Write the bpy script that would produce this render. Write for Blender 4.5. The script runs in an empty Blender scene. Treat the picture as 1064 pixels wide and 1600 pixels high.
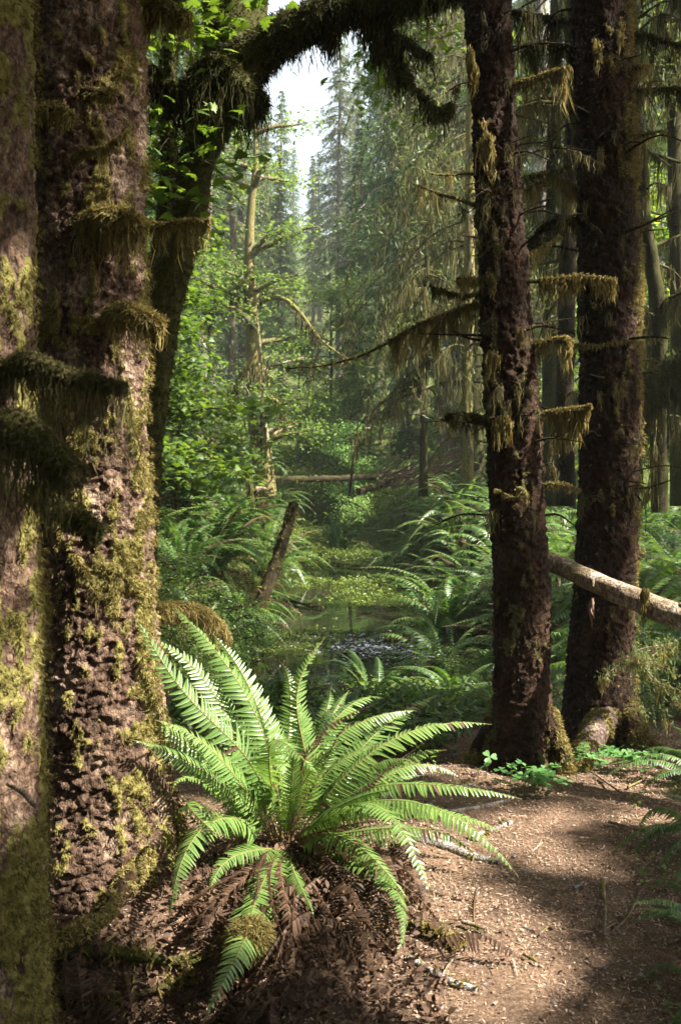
import bpy, math
import numpy as np
from math import radians, sin, cos, atan, pi
rng = np.random.default_rng(11)
C = bpy.context.scene.collection
F, CZ = 1556.0, 1.6
PT = atan(110/1556)

def at(x, y, Y):
    """world point at depth Y that a pixel of the 1064x1600 photograph looks along"""
    dx, du = (x-532)/F, (800-y)/F
    d1, d2 = cos(PT)+du*sin(PT), -sin(PT)+du*cos(PT)
    t = Y/d1
    return np.array([dx*t, Y, CZ+d2*t])
def pxm(Y): return Y/F          # metres per photo pixel at depth Y

# ------------------------------------------------------------------ noise
def _h(ix, iy, iz, s):
    n = (ix*374761393 + iy*668265263 + iz*1274126177 + s*974634777) & 0xffffffff
    n = ((n ^ (n >> 13))*1103515245) & 0xffffffff
    n = ((n ^ (n >> 16))*2246822519) & 0xffffffff
    return ((n ^ (n >> 15)) & 0xffffff)/16777215.0
def vnoise(P, s=0):
    P = np.asarray(P, float); I = np.floor(P).astype(np.int64); f = P-I; f = f*f*(3-2*f)
    r = 0
    for a in (0, 1):
        for b in (0, 1):
            for c in (0, 1):
                w = (f[:, 0] if a else 1-f[:, 0])*(f[:, 1] if b else 1-f[:, 1])*(f[:, 2] if c else 1-f[:, 2])
                r = r+w*_h(I[:, 0]+a, I[:, 1]+b, I[:, 2]+c, s)
    return r
def fbm(P, o=4, s=0):
    P = np.asarray(P, float); r = 0; a = .5; t = 0
    for i in range(o):
        r = r+a*vnoise(P*2**i+i*17.3, s+i); t += a; a *= .5
    return r/t
def worley(P, s=0):
    I = np.floor(P).astype(np.int64); f1 = np.full(len(P), 9.); f2 = f1.copy()
    for a in (-1, 0, 1):
        for b in (-1, 0, 1):
            for c in (-1, 0, 1):
                J = I+np.array([a, b, c])
                q = np.stack([_h(J[:, 0], J[:, 1], J[:, 2], s+k) for k in (1, 2, 3)], 1)+J
                d = np.linalg.norm(q-P, axis=1)
                m = d < f1; f2 = np.where(m, f1, np.minimum(f2, d)); f1 = np.where(m, d, f1)
    return f1, f2
def sstep(a, b, x): t = np.clip((x-a)/(b-a), 0, 1); return t*t*(3-2*t)
def unit(v): v = np.asarray(v, float); return v/np.maximum(np.linalg.norm(v, axis=-1, keepdims=True), 1e-9)

# ------------------------------------------------------------------ mesh accumulator
class G:
    def __init__(s): s.v = []; s.f = []; s.m = []; s.a = []; s.n = 0
    def add(s, v, f, mi=0, a=0.):
        v = np.asarray(v, float).reshape(-1, 3); f = np.asarray(f, np.int64)
        if len(v) == 0 or len(f) == 0: return s
        s.v.append(v); s.f.append(f+s.n); s.m.append(np.broadcast_to(np.asarray(mi, np.int32), (len(f),)).copy())
        s.a.append(np.broadcast_to(np.asarray(a, float), (len(v),)).copy()); s.n += len(v); return s
    def merge(s, g, M=None, off=None, mi=None):
        for v, f, m, a in zip(g.v, g.f, g.m, g.a):
            pass
        base = s.n
        for v, m, a in zip(g.v, g.m, g.a):
            w = v if M is None else v@np.asarray(M).T
            s.v.append(w if off is None else w+off); s.m.append(m if mi is None else m*0+mi); s.a.append(a); s.n += len(v)
        for f in g.f: s.f.append(f+base)
        return s
    def mesh(s, name, mats, smooth=False):
        me = bpy.data.meshes.new(name)
        if s.n:
            v = np.concatenate(s.v); me.vertices.add(len(v)); me.vertices.foreach_set('co', v.astype(np.float32).ravel())
            lv = np.concatenate([f.ravel() for f in s.f]).astype(np.int32)
            tot = np.concatenate([np.full(len(f), f.shape[1], np.int32) for f in s.f])
            st = np.concatenate([[0], np.cumsum(tot)[:-1]]).astype(np.int32)
            me.loops.add(len(lv)); me.loops.foreach_set('vertex_index', lv)
            me.polygons.add(len(tot)); me.polygons.foreach_set('loop_start', st)
            try: me.polygons.foreach_set('loop_total', tot)
            except Exception: pass
            me.polygons.foreach_set('material_index', np.concatenate(s.m))
            if smooth is not False:
                if smooth is True: me.polygons.foreach_set('use_smooth', np.ones(len(tot), bool))
                else: me.polygons.foreach_set('use_smooth', np.isin(np.concatenate(s.m), smooth))
            at_ = me.attributes.new('mk', 'FLOAT', 'POINT'); at_.data.foreach_set('value', np.concatenate(s.a).astype(np.float32))
            me.update(calc_edges=True)
        for m in (mats if isinstance(mats, (list, tuple)) else [mats]): me.materials.append(m)
        return me
    def obj(s, name, mats, parent=None, smooth=False):
        o = bpy.data.objects.new(name, s.mesh(name, mats, smooth)); C.objects.link(o)
        if parent is not None: o.parent = parent; 
        return o
def tag(o, label=None, cat=None, group=None, kind=None):
    for k, v in (('label', label), ('category', cat), ('group', group), ('kind', kind)):
        if v: o[k] = v
    return o
def thing(name, label, cat, loc=(0, 0, 0), group=None):
    o = bpy.data.objects.new(name, None); C.objects.link(o); o.location = tuple(map(float, loc)); o.empty_display_size = .2
    return tag(o, label, cat, group)
def part(name, g, mats, root, smooth=False, parent=None):
    """g is in world coordinates; the part hangs under root (or a part of root), in root's frame"""
    o = g.obj(name, mats, None, smooth)
    o.parent = parent or root
    L = np.array(root.location) if root is not None else np.zeros(3)
    if parent is None or True:
        me = o.data; n = len(me.vertices); co = np.empty(n*3, np.float32); me.vertices.foreach_get('co', co)
        co = (co.reshape(-1, 3)-L).astype(np.float32); me.vertices.foreach_set('co', co.ravel()); me.update()
    return o
def copy_tree(o, parent=None):
    c = o.copy(); C.objects.link(c); c.parent = parent
    for ch in list(o.children): copy_tree(ch, c)
    return c

# ------------------------------------------------------------------ geometry helpers
def spline(pts, n):
    """Catmull-Rom through rows of pts (any columns), n samples"""
    P = np.asarray(pts, float)
    if len(P) == 2: t = np.linspace(0, 1, n)[:, None]; return P[0]*(1-t)+P[1]*t
    d = np.concatenate([[0], np.cumsum(np.linalg.norm(np.diff(P[:, :3], axis=0), axis=1))]); u = np.linspace(0, d[-1], n)
    i = np.clip(np.searchsorted(d, u, 'right')-1, 0, len(P)-2); t = ((u-d[i])/(d[i+1]-d[i]))[:, None]
    Q = np.vstack([2*P[0]-P[1], P, 2*P[-1]-P[-2]]); a, b, c, e = Q[i], Q[i+1], Q[i+2], Q[i+3]
    return .5*(2*b+(c-a)*t+(2*a-5*b+4*c-e)*t*t+(3*b-a-3*c+e)*t**3)
def frames(P):
    T = unit(np.gradient(P, axis=0)); up = np.array([0, 1., 0]) if abs(T[0][2]) > .6 else np.array([0, 0, 1.])
    N = np.empty_like(T); n = unit(np.cross(T[0], up)); 
    for i in range(len(P)):
        n = n-T[i]*np.dot(n, T[i]); n = n/max(np.linalg.norm(n), 1e-9); N[i] = n
    return T, N, np.cross(T, N)
def tube(g, P, R, seg=8, mi=0, a=0., cap=True, disp=None):
    P = np.asarray(P, float); R = np.broadcast_to(np.asarray(R, float), (len(P),)); T, N, B = frames(P)
    th = np.arange(seg)/seg*2*pi
    D = N[:, None]*np.cos(th)[None, :, None]+B[:, None]*np.sin(th)[None, :, None]
    V = P[:, None]+D*R[:, None, None]; at_ = a
    if disp is not None:
        d, at_ = disp(V.reshape(-1, 3), D.reshape(-1, 3)); V = V+D*d.reshape(len(P), seg, 1)
    n = len(P); i = np.arange(n-1)[:, None]*seg; j = np.arange(seg)[None]; k = (j+1) % seg
    f = np.stack([i+j, i+k, i+seg+k, i+seg+j], -1).reshape(-1, 4)
    v = V.reshape(-1, 3)
    g.add(v, f, mi, at_)
    if cap:
        for row in (0, n-1):
            c = V[row].mean(0); ring = V[row]; m = len(ring); idx = np.arange(m)
            fa = np.stack([np.full(m, m), idx, (idx+1) % m] if row else [np.full(m, m), (idx+1) % m, idx], 1)
            aa = np.append(np.broadcast_to(at_, (len(v),))[row*seg:(row+1)*seg], 0)
            g.add(np.vstack([ring, c]), fa, mi, aa)
    return v, D.reshape(-1, 3), np.broadcast_to(at_, (len(v),))
def rand_rot(n, tilt=None):
    """n random rotation matrices; with tilt, z axis stays within ~tilt rad of up"""
    a = rng.uniform(0, 2*pi, n)
    if tilt is None: z = unit(rng.normal(size=(n, 3)))
    else: z = unit(np.stack([rng.normal(0, tilt, n), rng.normal(0, tilt, n), np.ones(n)], 1))
    x = unit(np.cross(z, np.stack([np.cos(a), np.sin(a), np.zeros(n)+.01], 1))); y = np.cross(z, x)
    return np.stack([x, y, z], -1)
def stamp(g, tv, tf, pos, rot, sc, mi=0, a=0.):
    pos = np.asarray(pos); n = len(pos)
    if n == 0: return
    sc = np.broadcast_to(sc, (n,)); V = np.einsum('nij,vj->nvi', rot, tv)*sc[:, None, None]+pos[:, None]
    f = (tf[None]+(np.arange(n)*len(tv))[:, None, None]).reshape(-1, tf.shape[1])
    g.add(V.reshape(-1, 3), f, mi, a)
# leaf templates (x = along the leaf, z = up)
L_DIA = (np.array([[0, 0, 0], [.45, .28, .06], [1, 0, -.05], [.45, -.28, .06]]), np.array([[0, 1, 2, 3]]))
L_OVA = (np.array([[0, 0, 0], [.25, .24, .05], [.62, .26, .06], [1, 0, -.06], [.62, -.26, .06], [.25, -.24, .05], [.5, 0, 0]]),
         np.array([[6, 0, 1], [6, 1, 2], [6, 2, 3], [6, 3, 4], [6, 4, 5], [6, 5, 0]]))
L_SLV = (np.array([[0, 0, 0], [.4, .11, .0], [1, 0, -.08], [.4, -.11, .0]]), np.array([[0, 1, 2, 3]]))
def maple():
    lob = [(0, 0), (.08, .30), (-.18, .52), (.16, .42), (.22, .62), (.34, .40), (.52, .44), (.50, .26), (.72, .24), (.74, .10), (1, 0)]
    up = np.array(lob[1:-1]); pts = np.vstack([[0, 0], up, [1, 0], up[::-1]*[1, -1]])
    v = np.column_stack([pts, -.25*(pts[:, 1]**2)-.1*pts[:, 0]**2]); v = np.vstack([v, [.3, 0, .03]]); m = len(pts)
    return v, np.array([[m, i, (i+1) % m] for i in range(m)])
L_MAP = maple()

def strands(g, pts, n, lmin, lmax, w=.004, spread=.015, mi=0, seg=4, clump=None, sway=.05):
    """hanging moss: n thin drooping ribbons below the polyline pts, gathered in clumps"""
    P = np.asarray(pts, float); nc = clump or max(3, n//14)
    tc = rng.uniform(0, len(P)-1.001, nc); lc = lmin+(lmax-lmin)*rng.random(nc)**1.9
    c = rng.integers(0, nc, n); t = np.clip(tc[c]+rng.normal(0, .25, n)*len(P)/max(nc, 6), 0, len(P)-1.001)
    i = t.astype(int); fr = (t-i)[:, None]; S = P[i]*(1-fr)+P[i+1]*fr+rng.normal(0, spread, (n, 3))
    tp = P[tc.astype(int)]
    L = np.clip(lc[c]*rng.uniform(.25, 1, n), lmin*.3, lmax)
    k = np.arange(seg+1)/seg
    dr = rng.normal(0, 1, (n, 3))*sway; dr[:, 2] = 0; dr = dr+((tp[c]-S)*[1, 1, 0])*.35
    X = S[:, None]+dr[:, None]*(k**1.4)[None, :, None]*np.minimum(L, .4)[:, None, None]*2
    X[:, :, 2] -= L[:, None]*k[None]
    X += rng.normal(0, 1, X.shape)*(.002+.035*L)[:, None, None]*(k>0)[None, :, None]*[1, 1, .6]
    a = rng.uniform(0, pi, n); side = np.stack([np.cos(a), np.sin(a), 0*a], 1)
    ww = w*rng.uniform(.5, 1.5, n)[:, None]*np.array([.6]+[1]*(seg-1)+[.15])[None]
    A = X-side[:, None]*ww[..., None]; Bv = X+side[:, None]*ww[..., None]
    V = np.stack([A, Bv], 2).reshape(n, -1, 3); q = np.arange(seg)*2
    f = np.stack([q, q+1, q+3, q+2], 1); f = (f[None]+(np.arange(n)*2*(seg+1))[:, None, None]).reshape(-1, 4)
    g.add(V.reshape(-1, 3), f, mi)
def tufts(g, P, N, length=.02, w=.003, blades=4, mi=0, grav=.35):
    """short moss blades standing on surface points"""
    n = len(P); P = np.repeat(P, blades, 0)+rng.normal(0, length*.25, (n*blades, 3)); N = np.repeat(N, blades, 0)
    D = unit(N+rng.normal(0, .6, N.shape)-np.array([0, 0, grav])); m = len(P)
    L = length*rng.uniform(.4, 1.3, m)[:, None]; S = unit(np.cross(D, rng.normal(size=D.shape)))*w*rng.uniform(.6, 1.5, m)[:, None]
    V = np.stack([P-S-D*L*.2, P+S-D*L*.2, P+D*L-np.array([0, 0, 1])*L*.3], 1)
    g.add(V.reshape(-1, 3), np.arange(3*m).reshape(-1, 3), mi)

# ------------------------------------------------------------------ terrain
WZ = -0.5
def stream(X, Y):
    w = np.interp(Y, [6.7, 7.4, 8.4, 10.5, 13, 15.5, 20, 24, 27], [0.5, 1.1, 1.35, 1.4, 1.2, 1.1, .95, .6, .1])
    c = np.interp(Y, [7, 8.6, 10.5, 15.5, 20, 24], [.3, .28, .25, .05, -.15, -.6])
    d = np.abs(X-c)-w+.45*(fbm(np.stack([X*.9, Y*.9, X*0], -1).reshape(-1, 3), 3, 5).reshape(np.shape(X))-.5)
    return np.maximum(d, np.maximum(6.95-Y, (Y-25)*.6))
def ground_z(X, Y):
    X = np.atleast_1d(np.asarray(X, float)); Y = np.atleast_1d(np.asarray(Y, float)); X, Y = np.broadcast_arrays(X, Y)
    b = np.interp(Y, [-50, 0, 6, 9, 12, 16, 21, 26, 40, 70, 160], [0, 0, 0, .02, .08, .33, .68, .92, 1.7, 6, 34])
    ax = np.abs(X); b = b+.05*np.maximum(ax-3, 0)*sstep(4, 9, Y)+.02*ax*sstep(7, 12, Y)
    fl = X.ravel(); P = np.stack([fl, Y.ravel(), fl*0], 1)
    n = (fbm(P*.55, 4, 2)-.5)*.35*sstep(3, 10, P[:, 1])+(fbm(P*2.2, 3, 9)-.5)*.09+(fbm(P*9, 3, 4)-.5)*.018
    n += np.where(P[:, 0] < -.2, (fbm(P*3.5, 3, 8)-.5)*.10, 0)
    b = b+n.reshape(X.shape)-.2*sstep(.1, .55, -X)*(1-sstep(3.0, 3.5, Y))*sstep(0, 1, Y)
    d = stream(X, Y); t = sstep(-.25, 1.0, d)
    return (WZ-.22)*(1-t)+b*t
def gz(x, y): return float(ground_z(x, y)[0])
def gpt(x, y, dz=0.): return np.array([x, y, gz(x, y)+dz])

# ------------------------------------------------------------------ materials
def mat(name): m = bpy.data.materials.new(name); m.use_nodes = True; nt = m.node_tree; nt.nodes.clear(); return m, nt, nt.nodes, nt.links
def nd(N, t, **k):
    n = N.new(t)
    for a, b in k.items():
        if a in n.inputs.keys() if not a.startswith('_') else False: n.inputs[a].default_value = b
        else: setattr(n, a.lstrip('_'), b)
    return n
def ramp(N, cols, fac=None, L=None):
    r = N.new('ShaderNodeValToRGB'); e = r.color_ramp.elements
    while len(e) < len(cols): e.new(.5)
    for i, (p, c) in enumerate(cols): e[i].position = p; e[i].color = (*c, 1)
    if fac is not None: L.new(fac, r.inputs[0])
    return r
def leafmat(name, cols, trans=.35, rough=.45, tcol=1.6, spec=.35, bump=False):
    m, nt, N, L = mat(name)
    geo = N.new('ShaderNodeNewGeometry'); oi = N.new('ShaderNodeObjectInfo')
    mx = nd(N, 'ShaderNodeMath', _operation='MULTIPLY_ADD'); mx.inputs[1].default_value = .65
    m2 = nd(N, 'ShaderNodeMath', _operation='MULTIPLY'); m2.inputs[1].default_value = .35
    L.new(oi.outputs['Random'], m2.inputs[0]); L.new(geo.outputs['Random Per Island'], mx.inputs[0]); L.new(m2.outputs[0], mx.inputs[2])
    r = ramp(N, cols, mx.outputs[0], L)
    p = N.new('ShaderNodeBsdfPrincipled'); p.inputs['Roughness'].default_value = rough; p.inputs['Specular IOR Level'].default_value = spec
    t = N.new('ShaderNodeBsdfTranslucent'); hs = N.new('ShaderNodeHueSaturation'); hs.inputs['Value'].default_value = tcol; hs.inputs['Saturation'].default_value = 1.15; hs.inputs['Hue'].default_value = .485
    L.new(r.outputs[0], p.inputs['Base Color']); L.new(r.outputs[0], hs.inputs['Color']); L.new(hs.outputs[0], t.inputs['Color'])
    mm = N.new('ShaderNodeMixShader'); mm.inputs[0].default_value = trans
    L.new(p.outputs[0], mm.inputs[1]); L.new(t.outputs[0], mm.inputs[2])
    o = N.new('ShaderNodeOutputMaterial'); L.new(mm.outputs[0], o.inputs[0]); return m
def barkmat(name, dark, mid, light, mossa, mossb, scale=1., bump=.6, lichen=0.):
    """bark with moss where the mesh attribute mk is high (plus fine break-up)"""
    m, nt, N, L = mat(name)
    tc = N.new('ShaderNodeNewGeometry'); mp = N.new('ShaderNodeMapping'); mp.inputs['Scale'].default_value = (scale, scale, scale*.6)
    L.new(tc.outputs['Position'], mp.inputs[0])
    n1 = nd(N, 'ShaderNodeTexNoise', Scale=9., Detail=6., Roughness=.65); L.new(mp.outputs[0], n1.inputs['Vector'])
    vo = nd(N, 'ShaderNodeTexVoronoi', _feature='DISTANCE_TO_EDGE', Scale=34.)
    dn = nd(N, 'ShaderNodeTexNoise', Scale=30., Detail=3.); L.new(mp.outputs[0], dn.inputs['Vector'])
    ad = nd(N, 'ShaderNodeMixRGB', _blend_type='ADD'); ad.inputs[0].default_value = .08
    L.new(mp.outputs[0], ad.inputs[1]); L.new(dn.outputs['Color'], ad.inputs[2]); L.new(ad.outputs[0], vo.inputs['Vector'])
    n2 = nd(N, 'ShaderNodeTexNoise', Scale=70., Detail=4., Roughness=.7); L.new(mp.outputs[0], n2.inputs['Vector'])
    r = ramp(N, [(.30, dark), (.52, mid), (.72, light)], n1.outputs[0], L)
    cr = ramp(N, [(0, (.25, .22, .22)), (.12, (1, 1, 1))], vo.outputs['Distance'], L)
    mu = nd(N, 'ShaderNodeMixRGB', _blend_type='MULTIPLY'); mu.inputs[0].default_value = .55; L.new(r.outputs[0], mu.inputs[1]); L.new(cr.outputs[0], mu.inputs[2])
    fl = ramp(N, [(.38, (.4, .38, .38)), (.62, (1.45, 1.42, 1.38))], n2.outputs[0], L)
    mu2 = nd(N, 'ShaderNodeMixRGB', _blend_type='MULTIPLY'); mu2.inputs[0].default_value = 1; L.new(mu.outputs[0], mu2.inputs[1]); L.new(fl.outputs[0], mu2.inputs[2])
    col = mu2.outputs[0]
    if lichen > 0:
        nl = nd(N, 'ShaderNodeTexNoise', Scale=14., Detail=5.); L.new(mp.outputs[0], nl.inputs['Vector'])
        lr = ramp(N, [(.62-lichen*.2, (0, 0, 0)), (.7-lichen*.2, (1, 1, 1))], nl.outputs[0], L)
        ml = N.new('ShaderNodeMixRGB'); L.new(lr.outputs[0], ml.inputs[0]); L.new(col, ml.inputs[1]); ml.inputs[2].default_value = (.33, .33, .30, 1); col = ml.outputs[0]
    at_ = nd(N, 'ShaderNodeAttribute', attribute_name='mk')
    sm = nd(N, 'ShaderNodeMath', _operation='ADD'); n3 = nd(N, 'ShaderNodeTexNoise', Scale=45., Detail=5., Roughness=.7); L.new(tc.outputs['Position'], n3.inputs['Vector'])
    L.new(at_.outputs['Fac'], sm.inputs[0]); L.new(n3.outputs[0], sm.inputs[1])
    mr = ramp(N, [(.0, (0, 0, 0)), (1., (1, 1, 1))], None, L); mr.color_ramp.elements[0].position = .42; mr.color_ramp.elements[1].position = .60
    hf = nd(N, 'ShaderNodeMath', _operation='MULTIPLY'); hf.inputs[1].default_value = .55; L.new(sm.outputs[0], hf.inputs[0]); L.new(hf.outputs[0], mr.inputs[0])
    mc = ramp(N, [(.3, mossa), (.7, mossb)], n3.outputs[0], L)
    mix = N.new('ShaderNodeMixRGB'); L.new(mr.outputs[0], mix.inputs[0]); L.new(col, mix.inputs[1]); L.new(mc.outputs[0], mix.inputs[2])
    p = N.new('ShaderNodeBsdfPrincipled'); p.inputs['Roughness'].default_value = .85; p.inputs['Specular IOR Level'].default_value = .12; L.new(mix.outputs[0], p.inputs['Base Color'])
    h = nd(N, 'ShaderNodeMath', _operation='ADD'); v2 = nd(N, 'ShaderNodeMath', _operation='MINIMUM'); v2.inputs[1].default_value = .15
    L.new(vo.outputs['Distance'], v2.inputs[0]); v3 = nd(N, 'ShaderNodeMath', _operation='MULTIPLY'); v3.inputs[1].default_value = 2.5; L.new(v2.outputs[0], v3.inputs[0])
    L.new(v3.outputs[0], h.inputs[0]); L.new(n2.outputs[0], h.inputs[1])
    b = nd(N, 'ShaderNodeBump', Strength=bump, Distance=.015); L.new(h.outputs[0], b.inputs['Height']); L.new(b.outputs[0], p.inputs['Normal'])
    o = N.new('ShaderNodeOutputMaterial'); L.new(p.outputs[0], o.inputs[0]); return m

MOSS_A, MOSS_B = (.06, .055, .012), (.22, .19, .06)
M = {}
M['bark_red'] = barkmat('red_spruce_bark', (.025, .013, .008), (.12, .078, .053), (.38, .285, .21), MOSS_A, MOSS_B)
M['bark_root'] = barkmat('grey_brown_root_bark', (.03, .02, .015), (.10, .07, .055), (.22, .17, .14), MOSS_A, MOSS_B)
M['bark_dark'] = barkmat('shaded_brown_spruce_bark', (.012, .006, .003), (.030, .016, .008), (.075, .043, .026), (.025, .023, .007), (.10, .085, .03))  # spruce bark darkened beyond its brown to deepen shade on the trunks
M['bark_shade'] = barkmat('shaded_mossy_bark', (.012, .009, .005), (.035, .027, .013), (.07, .055, .03), (.018, .020, .005), (.06, .055, .015))  # darker copy of the mossy bark, shade put into its colours
M['bark_mossy'] = barkmat('mossy_maple_bark', (.03, .022, .012), (.08, .065, .03), (.15, .12, .07), (.022, .024, .005), (.08, .075, .02))
M['bark_grey'] = barkmat('grey_bark', (.10, .09, .08), (.22, .19, .17), (.38, .34, .31), MOSS_A, MOSS_B, lichen=.4)
M['bark_far'] = barkmat('far_bark', (.05, .04, .03), (.13, .10, .075), (.22, .18, .14), MOSS_A, MOSS_B, scale=.5, lichen=.2)
M['log'] = barkmat('weathered_log_wood', (.10, .07, .045), (.26, .20, .14), (.42, .36, .28), MOSS_A, MOSS_B, lichen=.1)
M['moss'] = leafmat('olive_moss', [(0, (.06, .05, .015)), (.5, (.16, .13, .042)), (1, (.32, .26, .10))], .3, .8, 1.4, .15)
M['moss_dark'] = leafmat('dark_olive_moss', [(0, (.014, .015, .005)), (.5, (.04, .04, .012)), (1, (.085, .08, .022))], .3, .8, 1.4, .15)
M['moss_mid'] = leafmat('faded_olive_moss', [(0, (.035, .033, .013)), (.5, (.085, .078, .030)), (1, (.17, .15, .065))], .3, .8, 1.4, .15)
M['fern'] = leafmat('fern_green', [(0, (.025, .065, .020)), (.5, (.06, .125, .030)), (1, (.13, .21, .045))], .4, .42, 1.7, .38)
M['fern_hero'] = leafmat('sunlit_fern_green', [(0, (.08, .15, .035)), (.5, (.12, .205, .05)), (1, (.19, .28, .07))], .38, .33, 1.6, .65)  # brighter copy of the fern green, sun on the fronds put into the colour
M['fern_dead'] = leafmat('dead_fern_brown', [(0, (.03, .018, .011)), (.5, (.08, .046, .028)), (1, (.19, .115, .07))], .3, .6, 1.3, .2)
M['rachis'] = leafmat('fern_stalk', [(0, (.12, .10, .03)), (1, (.22, .16, .06))], .1, .5)
M['maple'] = leafmat('maple_leaf', [(0, (.045, .085, .016)), (.5, (.09, .145, .028)), (1, (.17, .24, .045))], .42, .5, 1.9, .3)
M['leaf'] = leafmat('broad_leaf', [(0, (.03, .065, .016)), (.5, (.075, .125, .03)), (1, (.16, .22, .055))], .45, .5, 1.8, .35)
M['leaf_pale'] = leafmat('pale_broad_leaf', [(0, (.12, .24, .07)), (.5, (.2, .34, .10)), (1, (.33, .46, .16))], .45, .5, 1.6, .35)
M['needle'] = leafmat('blue_green_needles', [(0, (.025, .055, .022)), (.5, (.06, .105, .035)), (1, (.12, .18, .06))], .45, .55, 1.6, .3)
M['needle_y'] = leafmat('olive_needles', [(0, (.035, .055, .02)), (.5, (.08, .105, .035)), (1, (.15, .18, .06))], .42, .55, 1.6, .3)
M['litter'] = leafmat('forest_litter', [(0, (.06, .032, .02)), (.5, (.21, .135, .09)), (.85, (.36, .25, .175)), (1, (.52, .40, .30))], .08, .75, 1., .2)
M['clover'] = leafmat('sorrel_green', [(0, (.07, .17, .045)), (1, (.14, .27, .085))], .4, .45, 1.6, .35)
M['twig'] = barkmat('dry_twig_wood', (.10, .065, .045), (.22, .16, .12), (.40, .32, .26), MOSS_A, MOSS_B, scale=2.)
M['algae'] = leafmat('pond_weed_green', [(0, (.03, .055, .012)), (.5, (.075, .115, .02)), (1, (.17, .21, .035))], .3, .4, 1.5, .4)
def groundmat():
    m, nt, N, L = mat('forest_floor')
    geo = N.new('ShaderNodeNewGeometry')
    n1 = nd(N, 'ShaderNodeTexNoise', Scale=3., Detail=8., Roughness=.7); n2 = nd(N, 'ShaderNodeTexNoise', Scale=90., Detail=5., Roughness=.8); n3 = nd(N, 'ShaderNodeTexNoise', Scale=1.1, Detail=5.)
    for n in (n1, n2, n3): L.new(geo.outputs['Position'], n.inputs['Vector'])
    a = ramp(N, [(.3, (.05, .030, .02)), (.5, (.17, .11, .072)), (.68, (.34, .235, .165))], n2.outputs[0], L)
    b = ramp(N, [(.3, (.45, .45, .45)), (.7, (1.15, 1.1, 1.05))], n1.outputs[0], L)
    mu = nd(N, 'ShaderNodeMixRGB', _blend_type='MULTIPLY'); mu.inputs[0].default_value = 1; L.new(a.outputs[0], mu.inputs[1]); L.new(b.outputs[0], mu.inputs[2])
    g = ramp(N, [(.3, (.02, .025, .006)), (.55, (.06, .075, .014)), (.75, (.13, .14, .03))], n2.outputs[0], L)
    at_ = nd(N, 'ShaderNodeAttribute', attribute_name='mk'); ad = nd(N, 'ShaderNodeMath', _operation='ADD'); L.new(at_.outputs['Fac'], ad.inputs[0]); L.new(n3.outputs[0], ad.inputs[1])
    hh = nd(N, 'ShaderNodeMath', _operation='MULTIPLY'); hh.inputs[1].default_value = .5; L.new(ad.outputs[0], hh.inputs[0])
    mr = ramp(N, [(.42, (0, 0, 0)), (.56, (1, 1, 1))], hh.outputs[0], L)
    mix = N.new('ShaderNodeMixRGB'); L.new(mr.outputs[0], mix.inputs[0]); L.new(mu.outputs[0], mix.inputs[1]); L.new(g.outputs[0], mix.inputs[2])
    p = N.new('ShaderNodeBsdfPrincipled'); p.inputs['Roughness'].default_value = .9; p.inputs['Specular IOR Level'].default_value = .15; L.new(mix.outputs[0], p.inputs['Base Color'])
    bu = nd(N, 'ShaderNodeBump', Strength=.8, Distance=.02); L.new(n2.outputs[0], bu.inputs['Height']); L.new(bu.outputs[0], p.inputs['Normal'])
    o = N.new('ShaderNodeOutputMaterial'); L.new(p.outputs[0], o.inputs[0]); return m
M['ground'] = groundmat()
def watermat():
    m, nt, N, L = mat('dark_pond_water')
    p = N.new('ShaderNodeBsdfPrincipled'); p.inputs['Base Color'].default_value = (.012, .014, .006, 1); p.inputs['Roughness'].default_value = .015; p.inputs['IOR'].default_value = 1.5; p.inputs['Specular IOR Level'].default_value = .9
    geo = N.new('ShaderNodeNewGeometry'); n = nd(N, 'ShaderNodeTexNoise', Scale=5., Detail=3.); L.new(geo.outputs['Position'], n.inputs['Vector'])
    b = nd(N, 'ShaderNodeBump', Strength=.06, Distance=.02); L.new(n.outputs[0], b.inputs['Height']); L.new(b.outputs[0], p.inputs['Normal'])
    o = N.new('ShaderNodeOutputMaterial'); L.new(p.outputs[0], o.inputs[0]); return m
M['water'] = watermat()
def simplemat(name, c, rough=.7):
    m, nt, N, L = mat(name); geo = N.new('ShaderNodeNewGeometry'); n = nd(N, 'ShaderNodeTexNoise', Scale=40., Detail=5.); L.new(geo.outputs['Position'], n.inputs['Vector'])
    r = ramp(N, [(.3, tuple(x*.55 for x in c)), (.7, tuple(min(1, x*1.4) for x in c))], n.outputs[0], L)
    p = N.new('ShaderNodeBsdfPrincipled'); p.inputs['Roughness'].default_value = rough; L.new(r.outputs[0], p.inputs['Base Color'])
    b = nd(N, 'ShaderNodeBump', Strength=.5, Distance=.01); L.new(n.outputs[0], b.inputs['Height']); L.new(b.outputs[0], p.inputs['Normal'])
    o = N.new('ShaderNodeOutputMaterial'); L.new(p.outputs[0], o.inputs[0]); return m
M['stone'] = simplemat('grey_stone', (.10, .09, .085)); M['cone'] = simplemat('cone_brown', (.16, .08, .045))

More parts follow.
